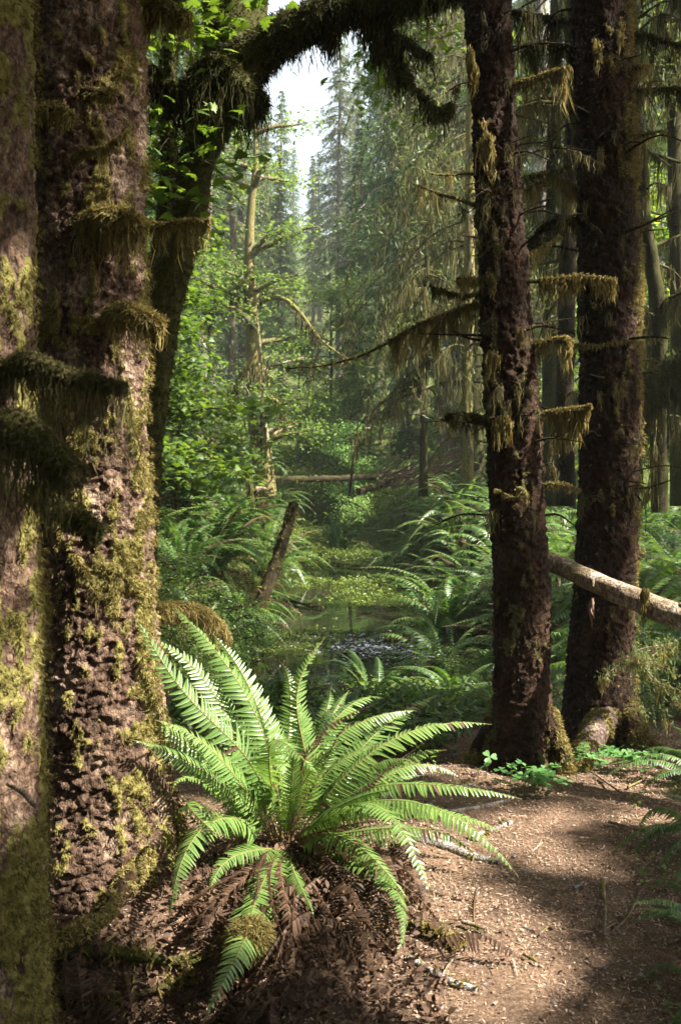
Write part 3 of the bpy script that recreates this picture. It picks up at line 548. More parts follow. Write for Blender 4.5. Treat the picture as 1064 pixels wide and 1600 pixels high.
# ================================================================== 3. ferns
def frond(g, P0, P1, P2, wid=.09, pairs=38, hi=True, up=(0, 0, 1), m_leaf=0, m_r=1, droop=.25, taper0=.12, ragged=0., rr=.0028, n=None, brown=0., bend=0.):
    """one frond along a quadratic curve through P0, P1 (midway), P2"""
    P0, P1, P2 = map(lambda p: np.asarray(p, float), (P0, P1, P2)); Cc = 2*P1-.5*(P0+P2)
    n = n or pairs+1; t = np.linspace(0, 1, 160)[:, None]; Q = (1-t)**2*P0+2*t*(1-t)*Cc+t*t*P2
    if bend: Q = Q+np.cross(unit(P2-P0), unit(np.asarray(up, float)))*(np.sin(t*pi*rng.uniform(1.2, 2.2))*rng.normal(0, bend)*np.linalg.norm(P2-P0))
    d = np.concatenate([[0], np.cumsum(np.linalg.norm(np.diff(Q, axis=0), axis=1))]); Lh = d[-1]; u = np.linspace(0, Lh, 24)
    R = np.stack([np.interp(u, d, Q[:, i]) for i in range(3)], 1)
    tube(g, R, np.linspace(rr, rr*.3, 24), 4 if hi else 3, m_r, cap=False)
    s = np.linspace(taper0, .995, pairs); u = s*Lh; B = np.stack([np.interp(u, d, Q[:, i]) for i in range(3)], 1)
    T = unit(np.stack([np.interp(u+.01, d, Q[:, i])-np.interp(u-.01, d, Q[:, i]) for i in range(3)], 1))
    T[-1] = T[-2]
    droop = droop*rng.uniform(.4, 2.); upv = unit(np.asarray(up, float)+rng.normal(0, .12, 3)); Sd = unit(np.cross(T, upv)); Nn = unit(np.cross(Sd, T))
    env = wid*np.clip(np.sin(pi*np.clip((s-taper0+.10)/(1.08-taper0), 0, 1)**.62), 0, 1)**.75
    env = env*(1-.25*s)
    pw = Lh*(1-taper0)/pairs*.44
    for sg in (-1, 1):
        jit = rng.normal(0, .10, (pairs, 1)); e = env*rng.uniform(.85, 1.1, pairs)*np.where(rng.random(pairs) < .03, .4, 1)
        if ragged: e = e*np.where(rng.random(pairs) < ragged, rng.uniform(.1, .5, pairs), 1)
        D = unit(Sd*sg+T*(.22+jit+.25*s[:, None])-Nn*rng.normal(droop*.5, .07, (pairs, 1)))
        ks = np.array([0, .06, .3, .62, .88, 1.]) if hi else np.array([0, .4, 1.]); ws = np.array([.35, 1, .95, .72, .4, .02]) if hi else np.array([.5, 1, .05])
        cen = B[:, None]+D[:, None]*(ks*1.)[None, :, None]*e[:, None, None]-Nn[:, None]*(droop*ks**2)[None, :, None]*e[:, None, None]+T[:, None]*(.12*ks**2)[None, :, None]*e[:, None, None]
        wv = T[:, None]*(pw*ws)[None, :, None]; fold = Nn[:, None]*(pw*ws*.35)[None, :, None]
        if hi:
            V = np.stack([cen-wv+fold*.6, cen-fold*.4, cen+wv+fold*.6], 2); k = len(ks); V = V.reshape(pairs, k*3, 3)
            q = np.arange(k-1)*3; f = np.concatenate([np.stack([q, q+1, q+4, q+3], 1), np.stack([q+1, q+2, q+5, q+4], 1)])
        else:
            V = np.stack([cen[:, 0], cen[:, 1]-wv[:, 1], cen[:, 2], cen[:, 1]+wv[:, 1]], 1); f = np.array([[0, 1, 2, 3]])
        nf = len(f); f = (f[None]+(np.arange(pairs)*V.shape[1])[:, None, None]).reshape(-1, 4)
        g.add(V.reshape(-1, 3), f, np.repeat(np.where(rng.random(pairs) < brown*(.3+2*s**3), 2, m_leaf), nf) if brown else m_leaf)
def clump_fronds(nf, length, wid, pairs, hi, spread=(.35, 1.25), m_dead=.06, seed=0):
    out = []
    for i in range(nf):
        a = i*2.399+rng.normal(0, .25); el = rng.uniform(*spread); L = length*rng.uniform(.7, 1.1)
        o = np.array([cos(a), sin(a), 0]); b = o*.03+rng.normal(0, .015, 3)*[1, 1, 0]
        m = b+o*L*.5*cos(el)+np.array([0, 0, L*.5*sin(el)]); m[2] += .04*L
        e2 = el-rng.uniform(.7, 1.5); tp = m+o*L*.5*cos(e2)+np.array([0, 0, L*.5*sin(e2)])+np.array([-o[1], o[0], 0])*rng.normal(0, .08)
        out.append((b, m, tp, rng.random() < m_dead))
    return out
# fern templates: low ones are one mesh, near ones have every frond as a part
def fern_low(nf, length, wid, pairs, dead=.06, spread=(.35, 1.25)):
    g = G()
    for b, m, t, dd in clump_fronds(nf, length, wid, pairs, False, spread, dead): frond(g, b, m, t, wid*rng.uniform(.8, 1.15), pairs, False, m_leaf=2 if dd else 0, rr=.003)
    # old brown fronds hanging under the crown
    for i in range(max(2, nf//4)):
        a = rng.uniform(0, 2*pi); o = np.array([cos(a), sin(a), 0]); L = length*rng.uniform(.4, .7); frond(g, o*.02, o*L*.5+[0, 0, .06], o*L*.8+[0, 0, -.08], wid*.6, pairs//2, False, m_leaf=2, rr=.003)
    return g.mesh('sword_fern', [M['fern'], M['rachis'], M['fern_dead']])
LOW = [fern_low(26, 1.0, .085, 34), fern_low(20, .85, .075, 30, spread=(.2, 1.0)), fern_low(30, 1.1, .09, 36, spread=(.5, 1.35)), fern_low(16, .7, .065, 26, spread=(.2, 1.2))]
def fern_hi(nf, length, wid, pairs, name, label, loc, group=None, spread=(.3, 1.2), dead=.08):
    r = thing(name, label, 'fern', loc, group)
    for b, m, t, dd in clump_fronds(nf, length, wid, pairs, True, spread, dead):
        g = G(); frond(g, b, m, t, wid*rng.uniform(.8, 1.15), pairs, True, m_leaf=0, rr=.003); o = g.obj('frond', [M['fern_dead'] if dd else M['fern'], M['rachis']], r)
        if dd: o['label'] = 'dry brown frond'
    return r
fern_count = [0]
def place_low(x, y, s, label, group, k=None, tilt=.1, dz=-.02):
    o = bpy.data.objects.new('sword_fern', LOW[rng.integers(0, len(LOW)) if k is None else k]); C.objects.link(o)
    o.location = (x, y, gz(x, y)+dz); o.scale = (s,)*3; o.rotation_euler = (rng.normal(0, tilt), rng.normal(0, tilt), rng.uniform(0, 6.28)); fern_count[0] += 1
    return tag(o, label, 'fern', group)
# hero fern
HB = at(448, 1335, 3.85); HB[2] = gz(HB[0], HB[1])
H = thing('sword_fern', 'big bright sunlit sword fern in the foreground beside the dirt path', 'fern', HB)
hc = at(445, 1322, 3.85)
hero = [ # mid px, tip px, mid Y, tip Y, width, twist-up, base dx
 ((345, 1135), (203, 968), 3.7, 3.55, .085, (.35, -.75, .5), -20), ((300, 1180), (186, 1082), 3.75, 3.6, .08, (.3, -.5, .8), -25),
 ((388, 1100), (268, 940), 3.85, 4.0, .085, (.35, -.75, .5), -5), ((428, 1150), (372, 1048), 3.95, 4.1, .075, (.2, -.8, .5), 0),
 ((474, 1140), (498, 994), 3.8, 3.9, .075, (.1, -.95, .25), 10), ((503, 1170), (545, 1078), 3.95, 4.2, .07, (-.1, -.9, .4), 15),
 ((520, 1130), (600, 1092), 4.0, 4.3, .07, (-.4, -.6, .8), 15), ((560, 1170), (690, 1088), 4.0, 4.4, .075, (-.3, -.4, .9), 20), ((590, 1170), (768, 1132), 3.85, 4.0, .08, (-.1, -.4, .95), 20),
 ((620, 1225), (815, 1250), 3.75, 3.7, .075, (0, -.35, 1), 25), ((640, 1250), (808, 1372), 3.6, 3.35, .075, (.1, -.35, 1), 25), ((630, 1262), (790, 1305), 3.7, 3.6, .07, (0, -.35, 1), 25),
 ((575, 1262), (680, 1402), 3.45, 3.1, .085, (.1, -.5, .9), 15), ((540, 1310), (640, 1412), 3.5, 3.2, .07, (.1, -.5, .9), 15), ((418, 1166), (508, 1216), 3.55, 3.2, .075, (0, -.5, .9), 0),
 ((330, 1285), (266, 1440), 3.5, 3.25, .085, (-.2, -.6, .8), -15), ((318, 1225), (268, 1236), 3.6, 3.5, .06, (-.1, -.6, .8), -20), ((300, 1255), (345, 1310), 3.5, 3.3, .06, (-.1, -.6, .8), -20),
 ((405, 1400), (372, 1500), 3.35, 3.1, .07, (0, -.75, .6), -5), ((375, 1480), (318, 1605), 3.1, 2.85, .085, (-.1, -.75, .6), -8), ((610, 1380), (622, 1495), 3.3, 3.1, .06, (.3, -.7, .5), 10),
 ((470, 1385), (490, 1440), 3.5, 3.35, .05, (.1, -.7, .6), 5), ((520, 1200), (620, 1160), 3.9, 3.95, .075, (-.2, -.5, .8), 15), ((410, 1190), (330, 1090), 3.9, 3.9, .07, (.3, -.7, .5), -10),
 ((480, 1220), (540, 1150), 3.7, 3.65, .07, (0, -.8, .5), 8), ((560, 1215), (650, 1190), 3.8, 3.75, .07, (-.1, -.4, .9), 18), ((360, 1200), (240, 1130), 3.65, 3.45, .075, (.2, -.6, .8), -15),
 ((470, 1180), (450, 1080), 4.0, 4.25, .07, (0, -.9, .3), 3), ((440, 1200), (405, 1100), 4.05, 4.35, .07, (.1, -.9, .3), 0), ((510, 1230), (585, 1150), 4.1, 4.4, .065, (-.2, -.8, .5), 10), ((380, 1230), (285, 1140), 3.8, 3.7, .075, (.3, -.6, .7), -12), ((560, 1240), (665, 1215), 3.95, 4.1, .065, (0, -.5, .9), 14), ((530, 1260), (610, 1235), 3.6, 3.4, .065, (0, -.6, .8), 10), ((385, 1330), (330, 1400), 3.55, 3.4, .06, (-.1, -.7, .7), -8), ((490, 1160), (522, 1060), 4.05, 4.3, .065, (0, -.9, .3), 6), ((350, 1110), (232, 1000), 3.85, 3.85, .08, (.35, -.7, .5), -18), ((405, 1110), (325, 985), 3.95, 4.1, .075, (.3, -.75, .5), -5), ((320, 1210), (205, 1150), 3.65, 3.5, .075, (.2, -.6, .8), -22), ((455, 1130), (430, 1030), 4.1, 4.3, .07, (.1, -.9, .3), 2), ((540, 1150), (640, 1105), 4.0, 4.2, .07, (-.3, -.5, .8), 15), ((450, 1240), (470, 1150), 3.65, 3.55, .06, (0, -.8, .5), 4), ((590, 1220), (700, 1175), 3.9, 3.95, .07, (-.1, -.4, .9), 20), ((610, 1210), (720, 1215), 3.85, 3.95, .07, (0, -.35, 1), 22), ((600, 1290), (735, 1345), 3.55, 3.4, .07, (.1, -.35, 1), 20)]
def yc(p, Y, f=.955): return min(Y, CZ*F/(p[1]-690)*f) if p[1] > 1000 else Y
for mp, tp, ym, yt, wd, up, bx in hero:
    ym, yt = yc(mp, ym, .93), yc(tp, yt)
    g = G(); b = hc+np.array([bx*.0016, rng.normal(0, .02), rng.normal(0, .01)]); frond(g, b, at(*mp, ym), at(*tp, yt), wd*rng.uniform(1.05, 1.3), 50, True, up=up, rr=.0035, taper0=.18, ragged=rng.choice([0, .04, .1]), brown=rng.choice([.0, .02, .06]), bend=.035)
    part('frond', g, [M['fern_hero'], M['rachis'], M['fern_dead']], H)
for mp, tp, ym, yt in (((470, 1210), (590, 1100), 3.7, 3.75), ((560, 1240), (660, 1165), 3.75, 3.8), ((520, 1290), (640, 1285), 3.6, 3.5), ((430, 1400), (470, 1560), 3.3, 3.1), ((360, 1380), (300, 1500), 3.4, 3.2), ((340, 1450), (250, 1560), 3.2, 2.9), ((420, 1470), (380, 1620), 3.2, 2.8), ((560, 1450), (600, 1620), 3.2, 2.8), ((500, 1400), (580, 1560), 3.3, 3.05),
                       ((450, 1420), (430, 1600), 3.3, 3.0), ((540, 1380), (640, 1520), 3.4, 3.2), ((420, 1390), (375, 1560), 3.35, 3.1), ((520, 1370), (600, 1480), 3.4, 3.2), ((370, 1350), (270, 1440), 3.5, 3.3), ((350, 1330), (240, 1370), 3.6, 3.5), ((460, 1430), (480, 1500), 3.2, 3.1), ((600, 1370), (700, 1460), 3.4, 3.2), ((400, 1420), (330, 1540), 3.3, 3.0), ((510, 1180), (560, 1130), 3.75, 3.8), ((330, 1320), (262, 1180), 3.6, 3.6), ((400, 1380), (340, 1450), 3.3, 3.15), ((560, 1340), (660, 1440), 3.5, 3.3)):
    ym, yt = yc(mp, ym, .93), yc(tp, yt, .97); g = G(); frond(g, hc, at(*mp, ym), at(*tp, yt), rng.uniform(.025, .045), 44, True, up=(.2, -.7, .6), droop=.9, ragged=.45, rr=.0016, m_r=0, bend=.06); o = part('frond', g, [M['fern_dead'], M['rachis']], H); o['label'] = 'dry brown frond'
g = G(); V = hc+rng.normal(0, 1, (500, 3))*[.07, .06, .03]; tufts(g, V-[0, 0, .05], unit(rng.normal(size=(500, 3))+[0, 0, .5]), .04, .003, 3); part('crown_scales', g, M['fern_dead'], H)
# other near ferns
near_specs = [(.20, 6.0, .68, 'bluish green sword fern in the shade right behind the sunlit fern'), (.72, 6.1, .66, 'shaded sword fern between the pond and the slim spruce'),
 (-.35, 5.8, .62, 'shaded sword fern behind the sunlit fern near the moss covered log'), (1.50, 3.75, .62, 'sword fern reaching in low from the right edge of the path'),
 (1.13, 2.72, .5, 'dark sword fern in the bottom right corner'), (2.25, 5.9, .95, 'sword fern beside the rimlit spruce under the weathered log'), (1.05, 6.9, .9, 'sword fern behind the gap between the twin spruces')]
near_specs += [(.28, 5.12, .42, 'little fern on the shaded ground behind the middle of the sunlit fern'), (.62, 5.35, .4, 'little fern at the head of the path nearest the slim spruce'), (-.12, 5.0, .42, 'little fern half hidden behind the upright sunlit frond'), (.9, 5.75, .48, 'fern directly behind the slim spruce foot'), (1.22, 3.05, .55, 'dark low fern at the right edge of the path above the corner fern'), (1.72, 4.5, .6, 'low fern at the right edge beyond the sorrel'), (-.95, 5.4, .6, 'fern in the dark gap behind the big spruce foot'), (.05, 5.35, .5, 'small shaded fern close behind the right tips of the sunlit fern'), (.5, 5.6, .55, 'small fern on the shaded ground left of the slim spruce foot'), (1.25, 6.9, .6, 'fern on the near bank right above the dark water'), (-.75, 6.7, .5, 'fern on the near bank below the leaf raft'), (1.15, 6.0, .6, 'fern squeezed between the feet of the twin spruces')]
base_f = fern_hi(20, .8, .07, 40, 'sword_fern', near_specs[0][3], gpt(near_specs[0][0], near_specs[0][1]))
for i, (x, y, s, lab) in enumerate(near_specs):
    o = base_f if i == 0 else copy_tree(base_f); o.location = gpt(x, y, -.02); o.scale = (s,)*3; o.rotation_euler = (0, 0, i*1.3); o['label'] = lab
# fern drifts on the banks
def zone(n, xr, yr, smin, smax, label, group, mind=.5, wd=.25, cond=None):
    pts = []; tries = 0
    while len(pts) < n and tries < 6000:
        tries += 1; x, y = rng.uniform(*xr), rng.uniform(*yr)
        if float(stream(np.array([x]), np.array([y]))[0]) < wd: continue
        if cond and not cond(x, y): continue
        if any((x-a)**2+(y-b)**2 < mind*mind for a, b in pts): continue
        pts.append((x, y)); place_low(x, y, rng.uniform(smin, smax), label, group)
    return pts
zone(100, (1.2, 4.2), (8.0, 16.8), .85, 1.25, 'sword fern in the dense blue green drift on the right bank of the pond', 'ferns on the right bank', .36, .1)
zone(52, (-2.6, 4.5), (16.5, 24), .8, 1.15, 'sword fern in the sunlit drift at the far end of the pond', 'ferns at the far end', .48, .12)
zone(64, (-5, -1.0), (9.2, 17.5), .9, 1.35, 'dark sword fern on the left bank of the pond', 'ferns on the left bank', .42, .12)
zone(22, (1.8, 4.6), (6.2, 9), .7, 1., 'sword fern in the shade beyond the twin spruces', 'ferns beyond the twin spruces', .5, cond=lambda x, y: x > .3*y-.6)
zone(40, (-12, 12), (24, 42), .8, 1.2, 'distant sword fern on the forest floor', 'distant ferns', 1.0)
for (px, py, Y, s, k, lab) in ((330, 880, 12.2, 1.25, 2, 'large dark sword fern arching over the left bank left of the leaning snag'), (368, 900, 11.5, .85, 0, 'sword fern beside the foot of the leaning snag'), (700, 900, 11.3, 1.25, 2, 'large arching blue green fern on the right bank'),
                            (690, 960, 9.6, 1.0, 0, 'sword fern hanging over the water on the right bank'), (530, 800, 19.5, 1.1, 2, 'olive fern clump at the far end of the water'), (600, 800, 18.0, 1.0, 1, 'yellow green sunlit fern at the far right corner of the water')):
    x = (px-532)/F*Y; place_low(x, Y, s, lab, None, k)
o = place_low((415-532)/F*8.9, 8.9, .42, 'small fern on the bank in front of the leaning snag', None, 3)

# ================================================================== 4. trees of the middle ground and background
def conifer(h, r, seed, nw=60, nb=5, start=.12, droop=.5, nt=12, ns=9, sl=.2, spr=.06, moss=0, trunk_r=.22, up=0.):
    """returns trunk mesh-geometry and crown geometry, base at the origin"""
    R_ = np.random.default_rng(seed); gt, gc = G(), G()
    zz = np.linspace(0, h, 24); off = np.cumsum(R_.normal(0, .03, (24, 2)), 0)*(zz/h)[:, None]
    P = np.column_stack([off, zz]); rad = trunk_r*(1-zz/h)**.8+.015; rad[0] *= 1.35
    tube(gt, P, rad, 10, a=.1)
    pos, rot, scl = [], [], []; mp = []
    for i in range(nw):
        z = h*(start+(1-start)*(i+R_.random())/nw); fr = (z/h-start)/(1-start)
        Lb = r*(1-fr)**.75*R_.uniform(.75, 1.1)*(.6+.4*min(1, fr*6))+.15
        c = np.array([np.interp(z, zz, P[:, 0]), np.interp(z, zz, P[:, 1]), z])
        for j in range(nb):
            if R_.random() < .12: continue
            a = R_.uniform(0, 2*pi); o = np.array([cos(a), sin(a), 0]); L = Lb*R_.uniform(.55, 1.1); t = np.linspace(0, 1, 7)
            B = c+o*L*t[:, None]; B[:, 2] += L*(.12+up)*t-droop*L*t**1.8*.6
            tube(gt, B, np.linspace(.02+.012*L, .006, 7), 4, a=.25, cap=False)
            m = max(3, int(nt*L/r+2)); tt = R_.uniform(.12, 1, m); side = R_.choice([-1, 1], m); tp = np.stack([np.interp(tt, t, B[:, q]) for q in range(3)], 1)
            tl = L*.34*(1.15-tt*.8)*R_.uniform(.6, 1.2, m)+.08
            dirs = unit(o*.7+np.array([-o[1], o[0], 0])*side[:, None]*1.+np.stack([0*tt, 0*tt, -R_.uniform(.15, .9, m)*droop*1.4], 1))
            k = R_.uniform(0, 1, (m, ns)); q = tp[:, None]+dirs[:, None]*(k*tl[:, None])[..., None]; q[..., 2] -= (k**2)*tl[:, None]*droop*.5
            q = q.reshape(-1, 3); dd = np.repeat(dirs, ns, 0)+R_.normal(0, .45, (m*ns, 3)); dd[:, 2] -= .25*droop; dd = unit(dd)
            pos.append(q); rot.append(dd); scl.append(sl*R_.uniform(.6, 1.3, m*ns))
            if moss and R_.random() < .8: mp.append(B)
    pos = np.concatenate(pos); dd = np.concatenate(rot); scl = np.concatenate(scl)
    zax = unit(np.cross(dd, unit(R_.normal(size=dd.shape)))); zax = unit(zax*.6+np.array([0, 0, 1])*.4); yax = unit(np.cross(zax, dd)); zax = np.cross(dd, yax)
    stamp(gc, L_SLV[0], L_SLV[1], pos, np.stack([dd, yax, zax], -1), scl, 0)
    gm = G()
    for B in mp: strands(gm, B[1:], moss*2, .15, .75, .006, .03, seg=3, sway=.04)
    return gt, gc, gm
def broad(h, spread, seed, nbr=16, nl=9000, ls=.07, start=.2, tr=.14, tpl=L_OVA, lean=(0, 0), clump=.28, path=None, depth_r=.8, twig=True, crownr=None):
    R_ = np.random.default_rng(seed); gt, gc = G(), G()
    if path is None:
        zz = np.linspace(0, h, 14); off = np.cumsum(R_.normal(0, .05, (14, 2)), 0)+np.outer(zz/h, lean); P = np.column_stack([off, zz])
    else: P = np.asarray(path)
    n = len(P); tube(gt, P, tr*(1-np.linspace(0, 1, n)*.85), 10, a=.5); ends = []
    for i in range(nbr):
        f = R_.uniform(start, 1); c = np.array([np.interp(f*(n-1), np.arange(n), P[:, q]) for q in range(3)]); a = R_.uniform(0, 2*pi); o = np.array([cos(a), sin(a), 0]); L = spread*R_.uniform(.5, 1.1)*(1.1-f*.5)
        t = np.linspace(0, 1, 8); B = c+o*L*t[:, None]; B[:, 2] += L*(.5*t-.25*t*t); B[1:] += np.cumsum(R_.normal(0, .05*L, (7, 3)), 0)*.5
        tube(gt, B, np.linspace(tr*.32, .008, 8), 5, a=.4, cap=False)
        for j in range(6):
            fb = R_.uniform(.25, 1); cc = np.array([np.interp(fb*7, np.arange(8), B[:, q]) for q in range(3)]); a2 = a+R_.normal(0, .9); o2 = np.array([cos(a2), sin(a2), R_.normal(.05, .35)]); l2 = L*.4*R_.uniform(.5, 1.2)
            t2 = np.linspace(0, 1, 4); B2 = cc+o2*l2*t2[:, None]; B2[:, 2] -= .12*l2*t2**2; 
            if twig: tube(gt, B2, np.linspace(.010, .003, 4), 3, a=.2, cap=False)
            ends += [B2[1], B2[2], B2[3]]
    ends = np.array(ends); k = R_.integers(0, len(ends), nl); pos = ends[k]+R_.normal(0, clump, (nl, 3))*[1, 1, .45]
    rot = rand_rot(nl, .55); stamp(gc, tpl[0], tpl[1], pos, rot, ls*R_.uniform(.5, 1.3, nl))
    return gt, gc
def put(name, label, cat, gs, loc, mats, names=('trunk', 'crown', 'hanging_moss'), group=None, rz=0, s=1., smooth0=True):
    r = thing(name, label, cat, loc, group); r.rotation_euler = (0, 0, rz); r.scale = (s,)*3
    for g, m, nm in zip(gs, mats, names):
        if g.n: g.obj(nm, m, r, smooth0 if nm == 'trunk' else False)
    return r
def X(px, Y): return (px-532)/F*Y
def path_from(rows, Y, loc):
    return spline([at(x, y, Y) for x, y in rows], 20)-np.asarray(loc)

# deciduous tree left of centre
Y = 21; loc = gpt(X(416, Y), Y)
g1, g2 = broad(9, 2.3, 5, nbr=26, nl=6500, ls=.085, start=.12, tr=.24, path=path_from([(416, 775), (408, 700), (400, 640), (398, 560), (390, 430), (392, 330), (400, 260), (398, 190)], Y, loc), clump=.22)
gm = G()
for pts in ([(405, 470), (440, 465), (470, 490), (500, 530), (540, 560)], [(395, 640), (430, 625), (450, 660)], [(395, 560), (370, 600), (360, 640)], [(400, 430), (340, 470), (320, 500)]):
    B = spline([at(x, y, Y-.3)-loc for x, y in pts], 12); tube(g1, B, np.linspace(.06, .02, 12), 6, a=.8); strands(gm, B, 260, .1, .7, .012, .05, seg=3)
for pts in ([(405, 640), (402, 560)], [(400, 700), (410, 640)]):
    strands(gm, spline([at(x, y, Y-.25)-loc for x, y in pts], 6), 200, .1, .5, .012, .12, seg=3)
put('alder_tree', 'leafy alder with a mossy trunk and bent limb standing beyond the pond', 'tree', (g1, g2, gm), loc, (M['bark_far'], M['leaf'], M['moss_mid']))
# grey trunks left of it
def pole(name, label, rows, Y, wpx, m, twigs=14, moss=60, mk=.1, seed=0, tl=(.3, 1.), group=None):
    P = spline([at(x, y, Y) for x, y in rows], 40); P[:, :2] += (np.stack([fbm(P*.8, 2, seed), fbm(P*.8, 2, seed+5)], 1)-.5)*.06; r = thing(name, label, 'tree', gpt(P[0][0], P[0][1]), group); g = G()
    w = np.linspace(wpx, wpx*.65, 40)*pxm(Y)/2; V, D, mo = tube(g, P, w, 16, disp=bark_disp(mk, .015, seed, flake=5.)); part('trunk', g, m, r, True)
    g, gm = G(), G()
    for i in range(twigs):
        p = P[rng.integers(4, 39)]; a = rng.uniform(0, 6.28); L = rng.uniform(*tl); d = np.array([cos(a), sin(a), rng.uniform(-.5, .3)])
        B = spline([p, p+d*L*.5+[0, 0, .05*L], p+d*L+[0, 0, -.2*L]], 7); tube(g, B, np.linspace(.018, .005, 7), 4, a=.5, cap=False)
        if moss: strands(gm, B, moss, .08, .5, .0045, .02, seg=3)
    part('branches', g, M['bark_mossy'], r); 
    if moss: part('hanging_moss', gm, M['moss_mid'], r)
    return r
pole('bare_tree', 'greyish bare trunk left of the alder, the wider of two', [(309, 715), (312, 600), (317, 450), (325, 290), (330, 150)], 26, 21, M['bark_far'], 18, 30, -.12, 3)
pole('bare_tree', 'thin brownish bare trunk between the wider grey trunk and the alder', [(361, 720), (362, 560), (364, 420), (362, 300)], 28, 13, M['bark_far'], 14, 20, -.1, 4)
pole('bare_tree', 'thin sunlit mossy trunk just left of the slim spruce', [(730, 775), (729, 600), (732, 450), (735, 250), (738, 60)], 15.5, 18, M['bark_far'], 40, 130, .1, 6, (.5, 1.6))
pole('bare_tree', 'dark trunk seen between the twin spruces', [(886, 790), (884, 600), (888, 400), (895, 150), (898, -60)], 9, 30, M['bark_shade'], 22, 110, -.1, 7, (.4, 1.2))
pole('bare_tree', 'wide grey trunk far back between the twin spruces', [(850, 790), (849, 500), (847, 250), (845, 0), (843, -100)], 20, 38, M['bark_grey'], 16, 80, -.15, 8, (.6, 1.8))
pole('mossy_tree', 'crooked mossy trunk right of the rimlit spruce', [(1030, 800), (1026, 640), (1030, 520), (1018, 420), (1003, 330), (1000, 240), (985, 120), (990, -60)], 9.5, 24, M['bark_shade'], 30, 150, .1, 9, (.4, 1.3))
pole('bare_tree', 'pale trunk in the sunlit wood at the right edge', [(1040, 780), (1038, 640), (1030, 450), (1026, 280)], 24, 20, M['bark_grey'], 8, 10, -.15, 10)
# dark leaning mossy limb at right edge
r = thing('leaning_tree', 'dark mossy trunk leaning in from the right edge', 'tree', gpt(3.4, 8.6)); Y = 8.6
P = spline([at(1140, 560, Y), at(1064, 580, Y), at(1015, 610, Y), at(985, 650, Y), at(975, 720, Y), at(972, 800, Y)], 40); g = G(); V, D, mo = tube(g, P, np.linspace(.16, .09, 40), 22, disp=bark_disp(.3, .02, 77, flake=7)); part('trunk', g, M['bark_mossy'], r, True)
g = G(); k = rng.integers(0, len(V), 2600); tufts(g, V[k], D[k], .05, .006, 4, grav=.8); strands(g, P, 1500, .08, .5, .006, .1, seg=3); part('hanging_moss', g, M['moss_dark'], r)
# mossy dying conifers (drooping curtains)
def drooper(name, label, px, Y, htop, rows, w0, nb, L, seed, moss=90, needles=0, side=None, zr=(.3, 1.), mlen=(.15, .55)):
    R_ = np.random.default_rng(seed); P = spline([at(x, y, Y) for x, y in rows], 40); r = thing(name, label, 'tree', gpt(P[0][0], Y)); g, gb, gm, gn = G(), G(), G(), G()
    tube(g, P, np.linspace(w0, w0*.4, 40), 10, disp=bark_disp(.12, .01, seed)); part('trunk', g, M['bark_shade'], r, True)
    for i in range(nb):
        f = R_.uniform(*zr); p = P[int(f*39)]; a = R_.uniform(0, 2*pi) if side is None else side+R_.normal(0, .8); l = L*R_.uniform(.5, 1.1)*(1.15-f*.6); o = np.array([cos(a), sin(a), 0])
        t = np.linspace(0, 1, 9); B = p+o*l*t[:, None]; B[:, 2] -= l*(.15*t+.55*t**2); tube(gb, B, np.linspace(.016, .005, 9), 4, a=.6, cap=False)
        strands(gm, B, int(moss*1.5), mlen[0], mlen[1], .0045, .03, seg=3, sway=.04)
        for j in range(5):
            q = B[R_.integers(3, 9)]; a2 = a+R_.normal(0, .8); B2 = spline([q, q+np.array([cos(a2), sin(a2), -.5])*l*.15, q+np.array([cos(a2), sin(a2), -1.6])*l*.28], 5)
            tube(gb, B2, .005, 3, a=.6, cap=False); strands(gm, B2, moss//3, mlen[0]*.6, mlen[1]*.7, .004, .015, seg=3)
            if needles:
                n = needles; pos = B2[R_.integers(0, 5, n)]+R_.normal(0, .09, (n, 3)); stamp(gn, L_SLV[0], L_SLV[1], pos, rand_rot(n), .14*R_.uniform(.6, 1.2, n))
    part('branches', gb, M['bark_mossy'], r); part('hanging_moss', gm, M['moss_mid'], r)
    if gn.n: part('needles', gn, M['needle_y'], r)
    return r
drooper('mossy_conifer', 'small dying conifer draped in hanging moss behind the long mossy branch', 660, 15.5, 0, [(661, 775), (662, 640), (664, 540), (664, 470), (668, 400)], .07, 34, 1.25, 91, 60, 4, zr=(.45, 1.))
drooper('mossy_conifer', 'tall moss curtained spruce whose drooping branches hang left of the slim spruce', 735, 17.5, 0, [(742, 775), (742, 500), (745, 250), (745, 0), (745, -160)], .16, 80, 2.7, 92, 70, 14, side=pi, zr=(.38, 1.), mlen=(.15, .6))
drooper('mossy_conifer', 'moss hung conifer in the shade between the twin spruces', 870, 12, 0, [(862, 790), (860, 500), (865, 250), (868, 0), (870, -160)], .12, 50, 1.4, 93, 55, 8, zr=(.4, 1.))
drooper('mossy_conifer', 'moss hung conifer dark against the upper right corner', 1035, 11.5, 0, [(1064, 790), (1062, 500), (1055, 250), (1050, 0), (1048, -160)], .13, 60, 1.6, 94, 55, 16, zr=(.72, 1.))

